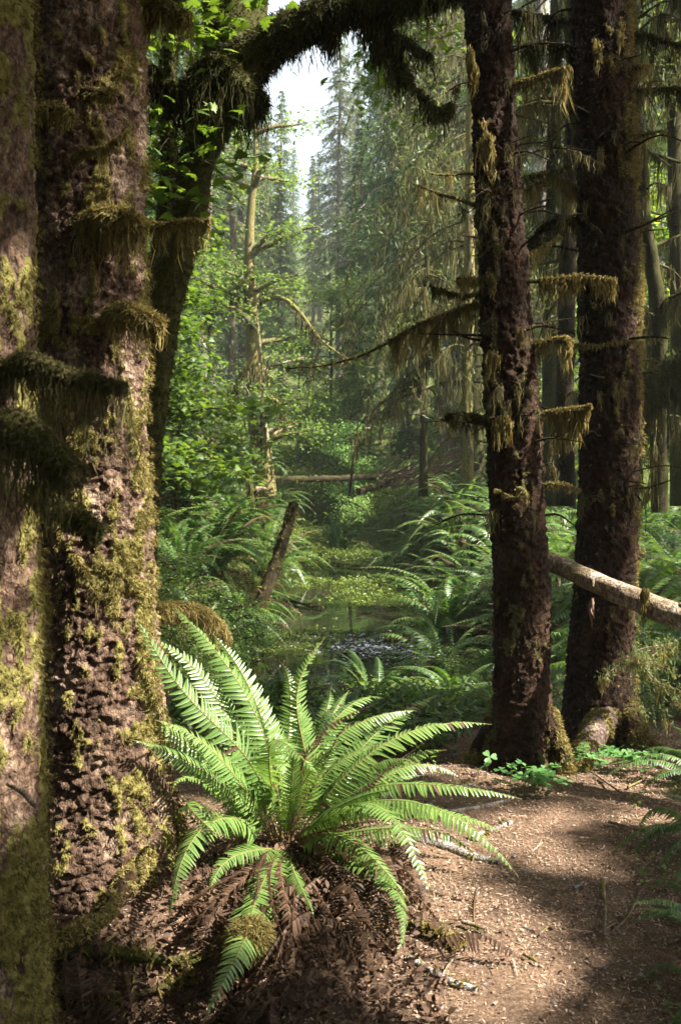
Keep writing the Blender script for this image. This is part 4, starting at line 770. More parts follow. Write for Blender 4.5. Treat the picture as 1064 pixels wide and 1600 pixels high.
# conifer templates for the forest
CT = [conifer(30, 3.4, 101, nw=70, nb=6, nt=16, ns=9, sl=.26, trunk_r=.34, droop=.7), conifer(26, 2.8, 102, nw=64, nb=6, start=.25, nt=14, ns=9, sl=.24, trunk_r=.28, droop=.9, moss=5), conifer(20, 2.6, 103, nw=56, nb=6, start=.06, nt=14, ns=9, sl=.22, trunk_r=.2, droop=.6), conifer(5, 1.2, 104, nw=34, nb=6, start=.03, nt=12, ns=10, sl=.12, trunk_r=.05, droop=.35, up=.1)]
CM = [(M['bark_far'], M['needle']), (M['bark_far'], M['needle_y'], M['moss_mid']), (M['bark_dark'], M['needle']), (M['bark_far'], M['needle'])]
proto = {}
def conif(k, px, Y, label, group=None, s=1., rz=None, sink=0., x=None, name='conifer_tree'):
    x = X(px, Y) if x is None else x; loc = gpt(x, Y, -sink)
    if k not in proto: r = put(name, label, 'tree', CT[k], loc, CM[k], group=group, s=s, names=('trunk', 'crown', 'hanging_moss')); proto[k] = r
    else:
        r = copy_tree(proto[k]); r.name = name
        for q in ('label', 'group'):
            if q in r: del r[q]
        tag(r, label, None, group); r.location = tuple(loc); r.scale = (s,)*3
    r.rotation_euler = (0, 0, rng.uniform(0, 6.28) if rz is None else rz); return r
conif(2, 562, 34, 'tall layered spruce rising right of the sky gap in the middle', s=.56)
conif(1, 530, 62, 'thin sparse spruce spire standing alone in the sky gap', s=.85)
conif(1, 440, 50, 'drooping pale cedar like conifer below the left of the sky gap', s=.48)
conif(0, 640, 30, 'broad green conifer behind the moss curtained spruce', s=.85)
conif(0, 700, 26, 'spruce filling the gap behind the slim spruce top', s=.8)
conif(2, 630, 46, 'blue green conifer just right of the lone spire', s=1.05)
for i, (x_, y_, s_) in enumerate(((7.4, 7.0, .5), (9.2, 8.4, .5), (6.6, 5.6, .36))):  # spruces added out of view to shade the wood on the right
    conif(2, 0, y_, 'young spruce added outside the frame to shade the trunks and ferns beyond the twin spruces', 'added shade spruces right of the frame', s_, x=x_)
conif(3, 560, 30, 'small blue green young spruce behind the pale sapling', s=.7)
conif(3, 640, 27, 'small young spruce behind the brush heap', s=.6)
conif(3, 270, 13.5, 'young hemlock at the left beside the big spruce', s=.42)
for (px, Y, k, s) in ((330, 36, 1, .8), (300, 30, 2, .9), (380, 42, 0, .6), (260, 40, 0, 1.), (410, 52, 1, .62), (440, 66, 0, .62), (490, 74, 1, .58), (500, 90, 0, .5), (560, 80, 1, .85), (590, 60, 0, .8), (620, 48, 0, 1.), (690, 46, 1, 1.), (800, 42, 2, 1.3),
                      (890, 38, 0, .9), (960, 44, 0, 1.), (1030, 36, 1, .9), (230, 24, 2, .9), (200, 50, 0, 1.), (460, 100, 0, .5), (420, 85, 0, .6), (530, 105, 1, .62), (360, 70, 0, 1.1), (640, 75, 0, 1.1), (700, 85, 1, 1.2), (1000, 50, 0, 1.1), (780, 70, 0, 1.2), (150, 34, 0, 1.), (100, 60, 0, 1.2), (300, 60, 0, 1.1)):
    conif(k, px, Y, 'conifer in the far ranks of the surrounding forest', 'far forest conifers', s)
# broadleaf templates
def bput(name, label, k, x, Y, s, group=None, m='leaf', sink=0):
    key = ('b', k, m)
    loc = gpt(x, Y, -sink)
    if key not in proto: r = put(name, label, 'tree' if 'shrub' not in name else 'shrub', BT[k], loc, (M['bark_mossy'], M[m]), group=group, s=s, names=('trunk', 'foliage')); proto[key] = r
    else:
        r = copy_tree(proto[key]); r.name = name
        for q in ('label', 'group'):
            if q in r: del r[q]
        tag(r, label, 'shrub' if 'shrub' in name else 'tree', group); r.location = tuple(loc); r.scale = (s,)*3
    r.rotation_euler = (0, 0, rng.uniform(0, 6.28)); return r
BT = [broad(8, 2.6, 201, nbr=24, nl=15000, ls=.12, start=.12, tr=.12, clump=.34), broad(1.5, .8, 202, nbr=16, nl=2600, ls=.055, start=.05, tr=.015, clump=.13, tpl=L_OVA), broad(3.0, 1.2, 203, nbr=20, nl=5200, ls=.075, start=.05, tr=.03, clump=.2, tpl=L_OVA), broad(6.5, 2.2, 204, nbr=24, nl=6500, ls=.14, start=.15, tr=.10, clump=.3, tpl=L_MAP)]
for (px, Y, k, s, m, lab) in ((238, 12.5, 3, .62, 'maple', 'young maple with bright leaves behind the bent mossy maple'), (545, 24.5, 2, .75, 'leaf_pale', 'pale sunlit sapling in the clearing beyond the water'), (490, 25.5, 2, .95, 'leaf', 'green shrubby tree at the far end of the water'),
                          (470, 28, 0, .42, 'leaf', 'small broadleaf tree right of the alder'), (520, 29, 0, .62, 'leaf', 'leafy tree in the clearing left of the small blue spruce'), (1035, 15, 3, .7, 'maple', 'small sunlit maple low behind the crooked mossy trunk'), (866, 18.5, 3, .62, 'maple', 'small bright maple low between the twin spruces'), (1020, 25, 3, 1.7, 'maple', 'bright yellow green maple beyond the rimlit spruce'), (872, 26, 3, 1.5, 'maple', 'bright yellow green maple seen between the twin spruces'),
                          (1070, 15, 3, .6, 'maple', 'sunlit maple at the far right edge'), (800, 32, 0, .9, 'leaf', 'leafy tree hidden behind the slim spruce'), (930, 24, 0, 1., 'maple', 'leafy tree behind the rimlit spruce'), (205, 20, 0, .9, 'leaf', 'leafy tree at the far left behind the bent maple')):
    bput('maple_tree' if k == 3 else ('sapling' if k == 2 else 'broadleaf_tree'), lab, k, X(px, Y), Y, s, None, m)
for i in range(34):
    Y = rng.uniform(23, 38); x = rng.uniform(-.40, .40)*Y; bput('shrub', 'low green shrub in the undergrowth beyond the pond', 1, x, Y, rng.uniform(.9, 1.6), 'undergrowth shrubs beyond the pond')
for (px, Y, s, m, lab) in ((325, 7.0, .26, 'leaf', 'small leafy plant growing in front of the mossy log'), (262, 6.9, .22, 'leaf', 'tiny leafy plant between the big spruce and the mossy log'), (352, 9.4, .5, 'leaf', 'small leaved shrub over the water left of the pond'), (318, 8.2, .42, 'leaf', 'small leaved shrub rooted on the mossy log'), (405, 10.4, .35, 'leaf_pale', 'pale leaved shrub by the foot of the leaning snag'), (300, 9.2, .6, 'leaf', 'huckleberry like shrub above the mossy log'), (238, 14, .7, 'leaf', 'leafy shrub under the bent maple'),
                       (720, 8.3, .35, 'leaf', 'little leafy plant on the near right bank'), (745, 7.6, .3, 'leaf_pale', 'little pale plant beside the slim spruce foot'), (240, 8.0, .6, 'leaf', 'shrub behind the sunlit flank of the big spruce'), (560, 22.5, .7, 'leaf_pale', 'pale bush under the sunlit sapling'), (640, 20, .7, 'leaf', 'bush in front of the brush heap')):
    bput('shrub', lab, 1, X(px, Y), Y, s, None, m)

# ================================================================== 5. stumps, snags, logs, brush
def stick_thing(name, label, cat, pts, r0, r1, m, mk=.3, seg=14, n=30, moss=0, fuzz=0, bias=.0, seed=1, mlen=(.03, .12)):
    P = spline(pts, n); r = thing(name, label, cat, P[0]); g = G(); V, D, mo = tube(g, P, np.linspace(r0, r1, n), seg, disp=bark_disp(bias, min(.012, r0*.2), seed, flake=10.)); part('trunk' if r0 > .03 else 'stem', g, m, r, True)
    if moss or fuzz:
        g = G()
        if fuzz: k = rng.choice(len(V), fuzz, p=(mo+.02)/(mo+.02).sum()); tufts(g, V[k], D[k], .03, .006, 4)
        if moss: strands(g, P, moss, mlen[0], mlen[1], .005, r0*.8, seg=3)
        part('moss', g, M['moss'], r)
    return r
stick_thing('leaning_snag', 'broken mossy pole leaning right out of the pond bank', 'snag', [at(400, 965, 11.4), at(418, 915, 11.5), at(438, 860, 11.7), at(460, 786, 11.9)], .078, .058, M['bark_shade'], fuzz=350, bias=.0)
stick_thing('leaning_snag', 'short splintered dead snag leaning by the grey trunks', 'snag', [at(318, 742, 20), at(325, 715, 20), at(334, 684, 20.1)], .10, .05, M['bark_far'], fuzz=200)
stick_thing('dead_sapling', 'thin bare dark stick standing at the far end of the water', 'stick', [at(546, 775, 19), at(550, 735, 19), at(556, 685, 19), at(560, 660, 19)], .03, .01, M['bark_dark'])
stick_thing('dead_sapling', 'thin dead stick standing among ferns by the left bank', 'stick', [at(274, 800, 13), at(278, 750, 13), at(282, 705, 13)], .022, .01, M['bark_mossy'], fuzz=100)
stick_thing('fallen_log', 'short mossy log lying at the foot of the leaning dead snag', 'log', [at(312, 735, 20), at(345, 738, 20), at(385, 746, 20)], .08, .06, M['bark_mossy'], fuzz=700, bias=.2)
stick_thing('fallen_log', 'long thin fallen log lying across the clearing beyond the ferns', 'log', [at(428, 749, 22), at(520, 748, 22.5), at(600, 744, 23), at(720, 738, 24)], .07, .06, M['bark_shade'], fuzz=500, bias=.0)
stick_thing('fallen_log', 'pale fallen log slanting down in front of the brush heap', 'log', [at(560, 768, 18.5), at(600, 757, 19.5), at(660, 735, 21)], .06, .04, M['bark_shade'], fuzz=300, bias=.0)
r = stick_thing('tree_stump', 'mossy broken stump standing behind the ferns left of the water', 'stump', [at(402, 812, 15.5), at(402, 790, 15.5), at(401, 766, 15.5)], .17, .12, M['bark_dark'], fuzz=900, bias=.15, n=16)
g = G(); tube(g, spline([at(402, 766, 15.4), at(412, 764, 15.4), at(418, 765, 15.4)], 6), np.linspace(.06, .02, 6), 8); part('broken_top', g, M['log'], r, True)
g = G(); tube(g, spline([at(394, 790, 15.4), at(393, 768, 15.4), at(391, 757, 15.4)], 8), np.linspace(.08, .03, 8), 8, a=1.); part('splinter', g, M['bark_mossy'], r, True)
ml = thing('fallen_log', 'thickly moss padded log beside the big spruce, hung with moss fringes', 'log', at(300, 970, 7.3))
P = spline([at(190, 962, 7.2), at(250, 956, 7.3), at(300, 954, 7.4), at(335, 975, 7.5), at(352, 1000, 7.6)], 50); g = G(); V, D, mo = tube(g, P, np.linspace(.062, .03, 50), 24, disp=bark_disp(.4, .02, 5, flake=6)); part('trunk', g, M['bark_mossy'], ml, True)
g = G(); k = rng.integers(0, len(V), 6000); tufts(g, V[k], D[k], .03, .003, 4); strands(g, P-[0, .04, .03], 420, .02, .28, .0025, .035, seg=4); part('hanging_moss', g, M['moss'], ml)
# brush heap
g = G()
for i in range(260):
    Y = rng.uniform(18.5, 20.5); p = at(rng.uniform(590, 745), rng.uniform(735, 765), Y); q = p+np.array([rng.uniform(.2, 1.6), rng.normal(0, .3), rng.uniform(.1, .8)])*rng.uniform(.5, 1.)
    tube(g, spline([p, (p+q)/2+rng.normal(0, .05, 3), q], 5), np.linspace(.012, .004, 5), 3, cap=False)
tag(g.obj('brush_heap', M['fern_dead']), 'tangled heap of dead brown branches below the mossy conifer', 'brush', kind='stuff')

# ================================================================== 6. small plants, pond weed, litter, path things
def scatter(n, xr, yr, cond=None):
    x = rng.uniform(*xr, n); y = rng.uniform(*yr, n); k = np.ones(n, bool) if cond is None else cond(x, y); x, y = x[k], y[k]
    return np.stack([x, y, ground_z(x, y)], 1)
# needles, scales, leaf bits on the path
g = G()
P = scatter(120000, (-1.6, 2.6), (2.1, 6.4), lambda x, y: fbm(np.stack([x, y, 0*x], 1)*4., 4, 61)+rng.normal(0, .07, len(x)) > .44); m = len(P); stamp(g, *L_SLV, P+[0, 0, .004], rand_rot(m, .35), rng.uniform(.008, .024, m))
P = scatter(16000, (-1.6, 2.6), (2.1, 6.6)); m = len(P); stamp(g, *L_DIA, P+[0, 0, .005], rand_rot(m, .4), rng.uniform(.006, .018, m))
P = scatter(300, (-1.6, 2.6), (2.1, 6.6)); m = len(P); R_ = rand_rot(m, .15); tw = (np.array([[0, -.02, 0], [1, -.008, 0], [1, .008, .0], [0, .02, 0], [.5, 0, .03]]), np.array([[0, 1, 4], [1, 2, 4], [2, 3, 4], [3, 0, 4]])); stamp(g, *tw, P+[0, 0, .01], R_, rng.uniform(.03, .10, m))
P = scatter(2600, (-1.6, 2.6), (2.1, 6.6)); m = len(P); stamp(g, *tw, P+[0, 0, .006], rand_rot(m, .2), rng.uniform(.02, .07, m), 1)
P = scatter(5000, (-1.6, 2.6), (2.1, 6.6), lambda x, y: fbm(np.stack([x, y, 0*x], 1)*3., 3, 66) > .5); m = len(P); stamp(g, *L_OVA, P+[0, 0, .006], rand_rot(m, .5), rng.uniform(.01, .03, m), 2)
tag(g.obj('forest_litter', [M['litter'], M['bark_root'], M['fern_dead']]), 'brown needles and leaf bits covering the path', 'litter', kind='stuff')
g = G()
for i in range(90):
    x, y = rng.uniform(-1.0, .25), rng.uniform(2.3, 3.7); a = rng.uniform(0, 6.28); L = rng.uniform(.15, .4); p = gpt(x, y, .02); d = np.array([cos(a), sin(a), 0]); q = p+d*L; q[2] = gz(q[0], q[1])+.02; mdl = (p+q)/2+[0, 0, rng.uniform(.01, .09)]
    frond(g, p, mdl, q, rng.uniform(.03, .05), 22, True, up=(rng.normal(0, .5), rng.normal(0, .5), 1), droop=.6, ragged=.3, rr=.0012, m_r=0)
P = scatter(9000, (-1.2, .3), (2.2, 3.9)); m = len(P); stamp(g, *L_OVA, P+np.stack([0*P[:, 0], 0*P[:, 0], rng.uniform(0, .04, m)], 1), rand_rot(m, .7), rng.uniform(.01, .035, m))
tag(g.obj('dead_leaf_litter', [M['fern_dead'], M['rachis']]), 'dead fern fronds and brown leaves matted under the sunlit fern', 'dead leaves', kind='stuff')
# ground cover further back
g = G(); P = scatter(26000, (-7, 7), (5.6, 24), lambda x, y: (stream(x, y) > .05) & (np.abs(x) < .42*y+.5)); m = len(P)
stamp(g, *L_OVA, P+np.stack([0*P[:, 0], 0*P[:, 0], rng.uniform(.01, .22, m)], 1), rand_rot(m, .5), rng.uniform(.03, .07, m)); tag(g.obj('ground_cover', M['leaf']), 'low green leaves covering the forest floor', 'ground cover', kind='stuff')
g = G(); P = scatter(16000, (-16, 16), (22, 60), lambda x, y: (np.abs(x) < .42*y)); m = len(P)
stamp(g, *L_OVA, P+np.stack([0*P[:, 0], 0*P[:, 0], rng.uniform(.02, .7, m)], 1), rand_rot(m, .6), rng.uniform(.08, .18, m)); tag(g.obj('undergrowth', M['leaf']), 'leafy undergrowth on the far forest floor', 'undergrowth', kind='stuff')
g = G(); P = scatter(9000, (-.7, .75), (4.85, 7.2), lambda x, y: (x < .75-.35*np.abs(y-5.5)) | (y > 5.8)); m = len(P); stamp(g, *L_OVA, P+np.stack([0*P[:, 0], 0*P[:, 0], rng.uniform(.01, .16, m)], 1), rand_rot(m, .5), rng.uniform(.022, .05, m))
P = scatter(16000, (-1.2, 3.2), (4.95, 7.6), lambda x, y: (stream(x, y) > .02) & ((x < .62-.3*np.abs(y-5.6)) | (y > 5.7)) & (fbm(np.stack([x, y, 0*x], 1)*1.8, 3, 55) > .40)); m = len(P)
stamp(g, *L_OVA, P+np.stack([0*P[:, 0], 0*P[:, 0], rng.uniform(.01, .13, m)], 1), rand_rot(m, .45), rng.uniform(.018, .04, m)); tag(g.obj('herb_layer', M['leaf']), 'small low herbs growing in the shade between path and pond', 'herbs', kind='stuff')
g = G(); P = scatter(5000, (.6, 2.4), (2.4, 5.2), lambda x, y: (x > .27*y+.12) & (fbm(np.stack([x, y, 0*x], 1)*2.8, 3, 57) > .46)); m = len(P)
stamp(g, *L_OVA, P+np.stack([0*P[:, 0], 0*P[:, 0], rng.uniform(.005, .08, m)], 1), rand_rot(m, .45), rng.uniform(.012, .032, m)); tag(g.obj('herb_edge', M['leaf']), 'low dark herbs along the right edge of the path', 'herbs', kind='stuff')
# moss cushions near tree feet
g = G(); P = scatter(26000, (-1.7, 2.6), (2.4, 6.2), lambda x, y: ((fbm(np.stack([x, y, 0*x], 1)*2.5, 3, 33) > .54) & ((x > .20*y+.25)|(x < -.3))) | (fbm(np.stack([x, y, 0*x], 1)*2.2, 3, 44) > .66)); tufts(g, P, np.tile([0, 0, 1.], (len(P), 1)), .016, .002, 3, grav=0)
tag(g.obj('ground_moss', M['moss']), 'short moss growing in patches on the path edges', 'moss', kind='stuff')
# pond weed
g = G(); n = 60000; x = rng.uniform(-1.6, 1.9, n); y = rng.uniform(8.6, 25, n)
nz_ = fbm(np.stack([x*2.2, y*1.3, 0*x], 1), 4, 71); dens = np.interp(y, [8.6, 10.5, 11.5, 13, 14.5, 25], [.0, .28, .30, .38, .48, .56]); ok = (stream(x, y) < .25) & (nz_ > 1-dens-.05); x, y, nz_ = x[ok], y[ok], nz_[ok]; m = len(x)
hgt = np.clip((nz_-.48)*1.1, 0, .2)*sstep(12, 15, y)
stamp(g, *L_OVA, np.stack([x, y, WZ+.008+hgt*rng.uniform(.2, 1, m)], 1), rand_rot(m, .5), rng.uniform(.018, .05, m))
tag(g.obj('pond_weed', M['algae']), 'floating mats of yellow green pond weed', 'pond weed', kind='stuff')
# leaf flakes afloat (grey raft)
g = G(); n = 900; a = rng.normal(0, 1, (n, 2)); P = np.stack([.45+a[:, 0]*.33, 10.0+a[:, 1]*.28, np.full(n, WZ+.006)], 1); P[:, 2] += rng.uniform(0, .01, n); ok = stream(P[:, 0], P[:, 1]) < .2; P = P[ok]
stamp(g, *L_DIA, P, rand_rot(len(P), .2), rng.uniform(.03, .06, len(P))); tag(g.obj('leaf_raft', simplemat('wet_grey_leaf', (.14, .15, .17), .25)), 'raft of wet grey leaves floating on the dark pond', 'floating leaves', kind='stuff')
for pts, lab in (([(445, 925, 13), (475, 935, 12.6), (505, 938, 12.4)], 'thin mossy stick in the water right of the leaning snag'), ([(520, 870, 17), (560, 882, 16.5), (600, 878, 16.6)], 'mossy stick lying among the pond weed'), ([(600, 995, 10.3), (625, 992, 10.3), (650, 996, 10.2)], 'dark wet stick beside the leaf raft'), ([(460, 868, 17), (500, 868, 17)], 'short stick across the weedy water')):
    P_ = [np.array([*at(x, y, Yv)[:2], WZ+.03]) for x, y, Yv in pts]; stick_thing('floating_stick', lab, 'stick', P_, .022, .01, M['bark_mossy'], fuzz=80, n=14)
# reeds: thin stalks by the leaning snag
# wood sorrel
def sorrel(n, spread, label, loc, s=1.):
    r = thing('wood_sorrel', label, 'plant', loc); gl, gs = G(), G(); th = np.linspace(-1.05, 1.05, 7)
    lo_ = np.column_stack([np.sin(th)*.0+0, th*0, th*0]); 
    heart = np.array([[0, 0, 0], [.5, .42, .06], [.85, .48, .04], [1.0, .25, .0], [.9, 0, -.03], [1.0, -.25, 0], [.85, -.48, .04], [.5, -.42, .06]])
    hf = np.array([[0, 1, 2], [0, 2, 3], [0, 3, 4], [0, 4, 5], [0, 5, 6], [0, 6, 7]])
    for i in range(n):
        p = np.array(loc)+np.array([rng.normal(0, spread[0]), rng.normal(0, spread[1]), 0]); p[2] = gz(p[0], p[1]); top = p+np.array([rng.normal(0, .02), -.02, rng.uniform(.05, .11)]); tube(gs, spline([p, (p+top)/2+rng.normal(0, .006, 3), top], 4), .0012, 3, cap=False)
        R0 = rand_rot(1, .3)[0]; sz = rng.uniform(.022, .040)*s
        for k in range(3):
            c_, s_ = cos(k*2.094), sin(k*2.094); Rk = R0@np.array([[c_, -s_, 0], [s_, c_, 0], [0, 0, 1]]); stamp(gl, heart, hf, [top], Rk[None], sz)
    part('leaves', gl, M['clover'], r); part('stems', gs, M['rachis'], r)
sorrel(48, (.11, .07), 'patch of pale green sorrel leaves at the foot of the slim spruce', gpt(X(845, 4.55), 4.5)); sorrel(36, (.12, .06), 'patch of sorrel leaves right of the mossy root', gpt(X(985, 4.75), 4.72)); sorrel(14, (.10, .06), 'sparse sorrel leaves under the rimlit spruce trunk', gpt(X(935, 4.75), 4.8))
# stones and roots on the path
def rock(label, x, y, s, fl=.5, name='stone', m='stone'):
    g = G(); th, ph = np.meshgrid(np.linspace(0, 2*pi, 13)[:-1], np.linspace(.08, pi-.08, 8)); D = np.stack([np.cos(th)*np.sin(ph), np.sin(th)*np.sin(ph), np.cos(ph)], -1).reshape(-1, 3)
    sd = rng.integers(0, 999); Rr = s*(.7+.6*fbm(D*1.6+sd, 2, 3)); V = D*Rr[:, None]*[1.3, .9, fl]; i = np.arange(7)[:, None]*12; j = np.arange(12)[None]; k = (j+1) % 12
    a = rng.uniform(0, pi); V = V@np.array([[cos(a), -sin(a), 0], [sin(a), cos(a), 0], [0, 0, 1]]).T
    p = gpt(x, y, .1*s*fl); g.add(V+p, np.stack([i+j, i+12+j, i+12+k, i+k], -1).reshape(-1, 4)); g.add(V[:12]+p, np.array([np.arange(12)])[:, ::1]); 
    tag(g.obj(name, M[m], smooth=True), label, 'stone', 'small stones in the path')
def ground_at(px, py):
    Y = 4.
    for _ in range(25):
        d = at(px, py, Y); Y += (d[2]-gz(d[0], d[1]))*1.8
    return at(px, py, Y)[:2]
for i in range(20):
    px, py = rng.uniform(600, 1000), rng.uniform(1230, 1580); x, y = ground_at(px, py); rock('small grey stone half sunk in the brown path', x, y, rng.uniform(.006, .014))
def groundline(pts, lift=.008): return [np.array([*ground_at(a, b), 0])+[0, 0, gz(*ground_at(a, b))+lift] for a, b in pts]
for pts, r_, lab in (([(560, 1262), (620, 1240), (690, 1236), (740, 1228)], .02, 'grey root crossing the top of the path'), ([(640, 1310), (690, 1322), (740, 1340), (780, 1350)], .026, 'thick grey root at the shaded fern edge of the path'), ([(600, 1275), (680, 1272), (750, 1262), (790, 1252)], .014, 'thin root running across the path'),
                 ([(735, 1312), (775, 1295), (800, 1285)], .016, 'short pale root in the middle of the path'), ([(640, 1500), (690, 1530), (745, 1548)], .016, 'half buried root low on the path'), ([(1000, 1185), (1040, 1205), (1080, 1230)], .02, 'root at the right edge below the sorrel')):
    stick_thing('surface_root', lab, 'root', groundline(pts, .002), r_, r_*.6, M['bark_grey'], fuzz=20, bias=-.2, n=24)
for pts, r_, lab, m in (([(940, 1380), (945, 1420), (944, 1462), (942, 1470)], .006, 'bent dry stick standing nearest the shaded right side of the path', 'twig'), ([(1000, 1398), (985, 1430), (965, 1455), (945, 1468)], .005, 'thin curved twig touching the bent dry stick', 'twig'), ([(722, 1448), (745, 1455), (758, 1459)], .007, 'short grey stick beside the little dead sprout', 'twig'), ([(684, 1550), (700, 1515), (727, 1485)], .004, 'thin pale twig low on the path', 'twig'),
                     ([(694, 1547), (700, 1525)], .005, 'short pale twig low on the path', 'twig'), ([(896, 1395), (908, 1388)], .007, 'short dark stick end in the middle of the path', 'stone'), ([(905, 1315), (945, 1316)], .005, 'straight brown stick below the barky root', 'twig'), ([(842, 1467), (856, 1454)], .004, 'white chip of wood on the path', 'log'),
                     ([(818, 1498), (838, 1510)], .006, 'brown stick near the middle of the path', 'twig'), ([(640, 1450), (700, 1475), (728, 1490)], .009, 'mossy grey stick at the fern edge of the path', 'bark_mossy'), ([(980, 1235), (1010, 1220)], .005, 'twig at the right below the sorrel', 'twig'),
                     ([(950, 1290), (1010, 1305)], .006, 'stick near the fern at the right edge', 'twig'), ([(930, 1215), (990, 1255), (1050, 1262)], .005, 'long twig right of the barky root', 'twig'), ([(60, 1530), (130, 1495), (182, 1468)], .006, 'pale dead stick in the dark bottom left corner', 'twig'),
                     ([(190, 1600), (205, 1550), (212, 1490)], .004, 'thin grey twig standing in the bottom left corner', 'twig'), ([(80, 1560), (170, 1545), (300, 1535)], .014, 'moss covered stick lying in the bottom left corner', 'bark_mossy'), ([(80, 1510), (160, 1500), (300, 1470), (400, 1455)], .022, 'dark mossy branch lying under the sunlit fern', 'bark_mossy'), ([(370, 1535), (415, 1558)], .005, 'short twig below the sunlit fern', 'twig')):
    stick_thing('dead_stick', lab, 'stick', groundline(pts, r_+.01), r_, r_*.6, M[m], n=14, seg=8, fuzz=120 if m == 'bark_mossy' else 0)
# moss ball below the fern
g = G(); c = at(392, 1465, 3.05); D = unit(rng.normal(size=(1800, 3))); tufts(g, c+D*[.055, .055, .05], D, .03, .002, 4); tube(g, spline([c-[0, 0, .12], c], 5), .03, 8)
tag(g.obj('moss_cushion', M['moss']), 'round cushion of golden moss under the lowest fern frond', 'moss cushion')
# little dead sprout
r = thing('dead_sprout', 'tiny upright brown dead sprout at the fern edge of the path', 'plant', gpt(*ground_at(740, 1440))); b = np.array(r.location); g = G(); frond(g, b, b+[0, 0, .06], b+[.01, 0, .12], .018, 14, True, up=(0, -1, 0), droop=.6); part('frond', g, [M['fern_dead'], M['rachis']], r)
# drooping mossy twig by the rimlit spruce
r = thing('hemlock_sprig', 'drooping grey green sprig dangling right of the rimlit spruce', 'branch', at(975, 1030, 5.0)); gb, gn, gm = G(), G(), G()
for i, (x2, y2, x3, y3) in enumerate(((1000, 1040, 1062, 1100), (1010, 1050, 1040, 1125), (990, 1030, 1055, 1050), (965, 1040, 940, 1062), (1005, 1060, 1064, 1080), (985, 1060, 1010, 1120))):
    B = spline([at(1050, 1005, 5.1), at(x2, y2-10, 4.95), at(x3, y3, 4.8)] if i < 3 or i > 3 else [at(1000, 1030, 5.0), at(x2, y2, 4.95), at(x3, y3, 4.9)], 14); tube(gb, B, np.linspace(.005, .0015, 14), 4, cap=False)
    n = 260; pos = B[rng.integers(0, 14, n)]+rng.normal(0, .018, (n, 3)); stamp(gn, *L_SLV, pos, rand_rot(n), rng.uniform(.018, .035, n)); strands(gm, B, 90, .03, .12, .0016, .01)
part('stem', gb, M['twig'], r); part('needles', gn, M['needle_y'], r); part('hanging_moss', gm, M['moss'], r)

# ================================================================== 7. unseen canopy added over the foreground, gaps shaped for sun and shade
U = unit(np.cross(SUN, [0, 0, 1.])); Vv = np.cross(SUN, U)
def uv(p): p = np.asarray(p, float); return np.stack([p@U, p@Vv], -1)
LIT = []   # (point, radius) the canopy leaves open to the sun
def lit(px, py, Y, r): LIT.append((at(px, py, Y), r))
for px, py, Y, r_ in ((300, 1340, 3.45, .15), (392, 1465, 3.05, .06), (600, 1450, 3.2, .06), (290, 950, 7.3, .10), (400, 960, 8.6, .25), (640, 1240, 3.9, .16), (560, 1080, 6.0, .10), (640, 1100, 6.1, .08), (200, 250, 3.6, .12), (195, 140, 3.6, .09), (185, 430, 3.6, .13), (165, 330, 3.55, .09), (45, 620, 2.3, .06), (450, 1130, 3.8, .34), (300, 1090, 3.7, .30), (560, 1150, 3.9, .28), (620, 1250, 3.7, .24), (700, 1250, 3.7, .16), (600, 1330, 3.4, .18), (480, 1230, 3.7, .22), (230, 1000, 3.7, .2), (400, 1040, 3.9, .2), (740, 1330, 3.5, .1),
                      (210, 900, 3.65, .27), (200, 800, 3.65, .26), (195, 700, 3.65, .24), (195, 620, 3.62, .18), (225, 520, 3.6, .15), (200, 350, 3.6, .10), (40, 900, 2.4, .08), (200, 440, 3.6, .06), (170, 560, 3.6, .07), (280, 350, 3.5, .05), (180, 290, 3.6, .06), (150, 1000, 3.6, .12), (200, 1100, 3.6, .12), (150, 1270, 3.5, .08), (20, 1150, 2.4, .08), (30, 450, 2.4, .06),
                      (740, 1480, 3.05, .15), (700, 1560, 2.85, .16), (780, 1420, 3.2, .12), (820, 1540, 2.9, .07), (760, 1280, 3.9, .10), (850, 1270, 4.1, .07), (960, 1240, 4.5, .10), (1030, 1290, 4.1, .06), (1000, 1230, 4.6, .08), (900, 1350, 3.7, .04), (260, 220, 6.3, .3), (270, 60, 6.5, .3), (350, 30, 6.0, .2), (380, 470, 5.0, .01),
                      (845, 1180, 4.6, .12), (985, 1190, 4.75, .12), (912, 1230, 4.8, .07), (983, 1000, 5.35, .05), (985, 900, 5.35, .05), (986, 1100, 5.35, .06), (990, 700, 5.35, .05), (988, 500, 5.35, .05), (1000, 935, 4.6, .12), (940, 915, 4.75, .08), (1040, 950, 4.5, .10), (1000, 1060, 4.95, .12),
                      (895, 670, 4.75, .09), (885, 540, 4.7, .05), (788, 670, 4.7, .05), (765, 235, 4.7, .07), (740, 100, 4.7, .05), (870, 110, 4.7, .07), (910, 445, 4.75, .07), (932, 70, 5.2, .04), (690, 500, 5.0, .06)): lit(px, py, Y, r_)
LP = np.array([uv(p) for p, _ in LIT]); LR = np.array([r for _, r in LIT])
shade_pts = []   # corners of what stands in shade
for px in (-150, 532, 1400):
    for py, Y in ((-50, 3.6), (-50, 5.6), (1700, 2.2), (1100, 5.8), (800, 5.6)): shade_pts.append(uv(at(px, py, Y)))
S_ = np.array(shade_pts); lo_uv, hi_uv = S_.min(0)-.3, S_.max(0)+.3
added_canopy_roots = [thing('spruce_tree', 'tall spruce added outside the frame, its crown shaped to shade the path in patches', 'tree', gpt(x, y), 'added canopy spruces') for x, y in ((5.0, -2.6), (7.6, -4.2), (10.5, -5.0), (13, -5.6))]
TB = np.array([list(r.location)[:2] for r in added_canopy_roots])
n = 15000; cuv = rng.uniform(lo_uv, hi_uv, (n, 2)); tz = rng.uniform(6.0, 12.5, n)
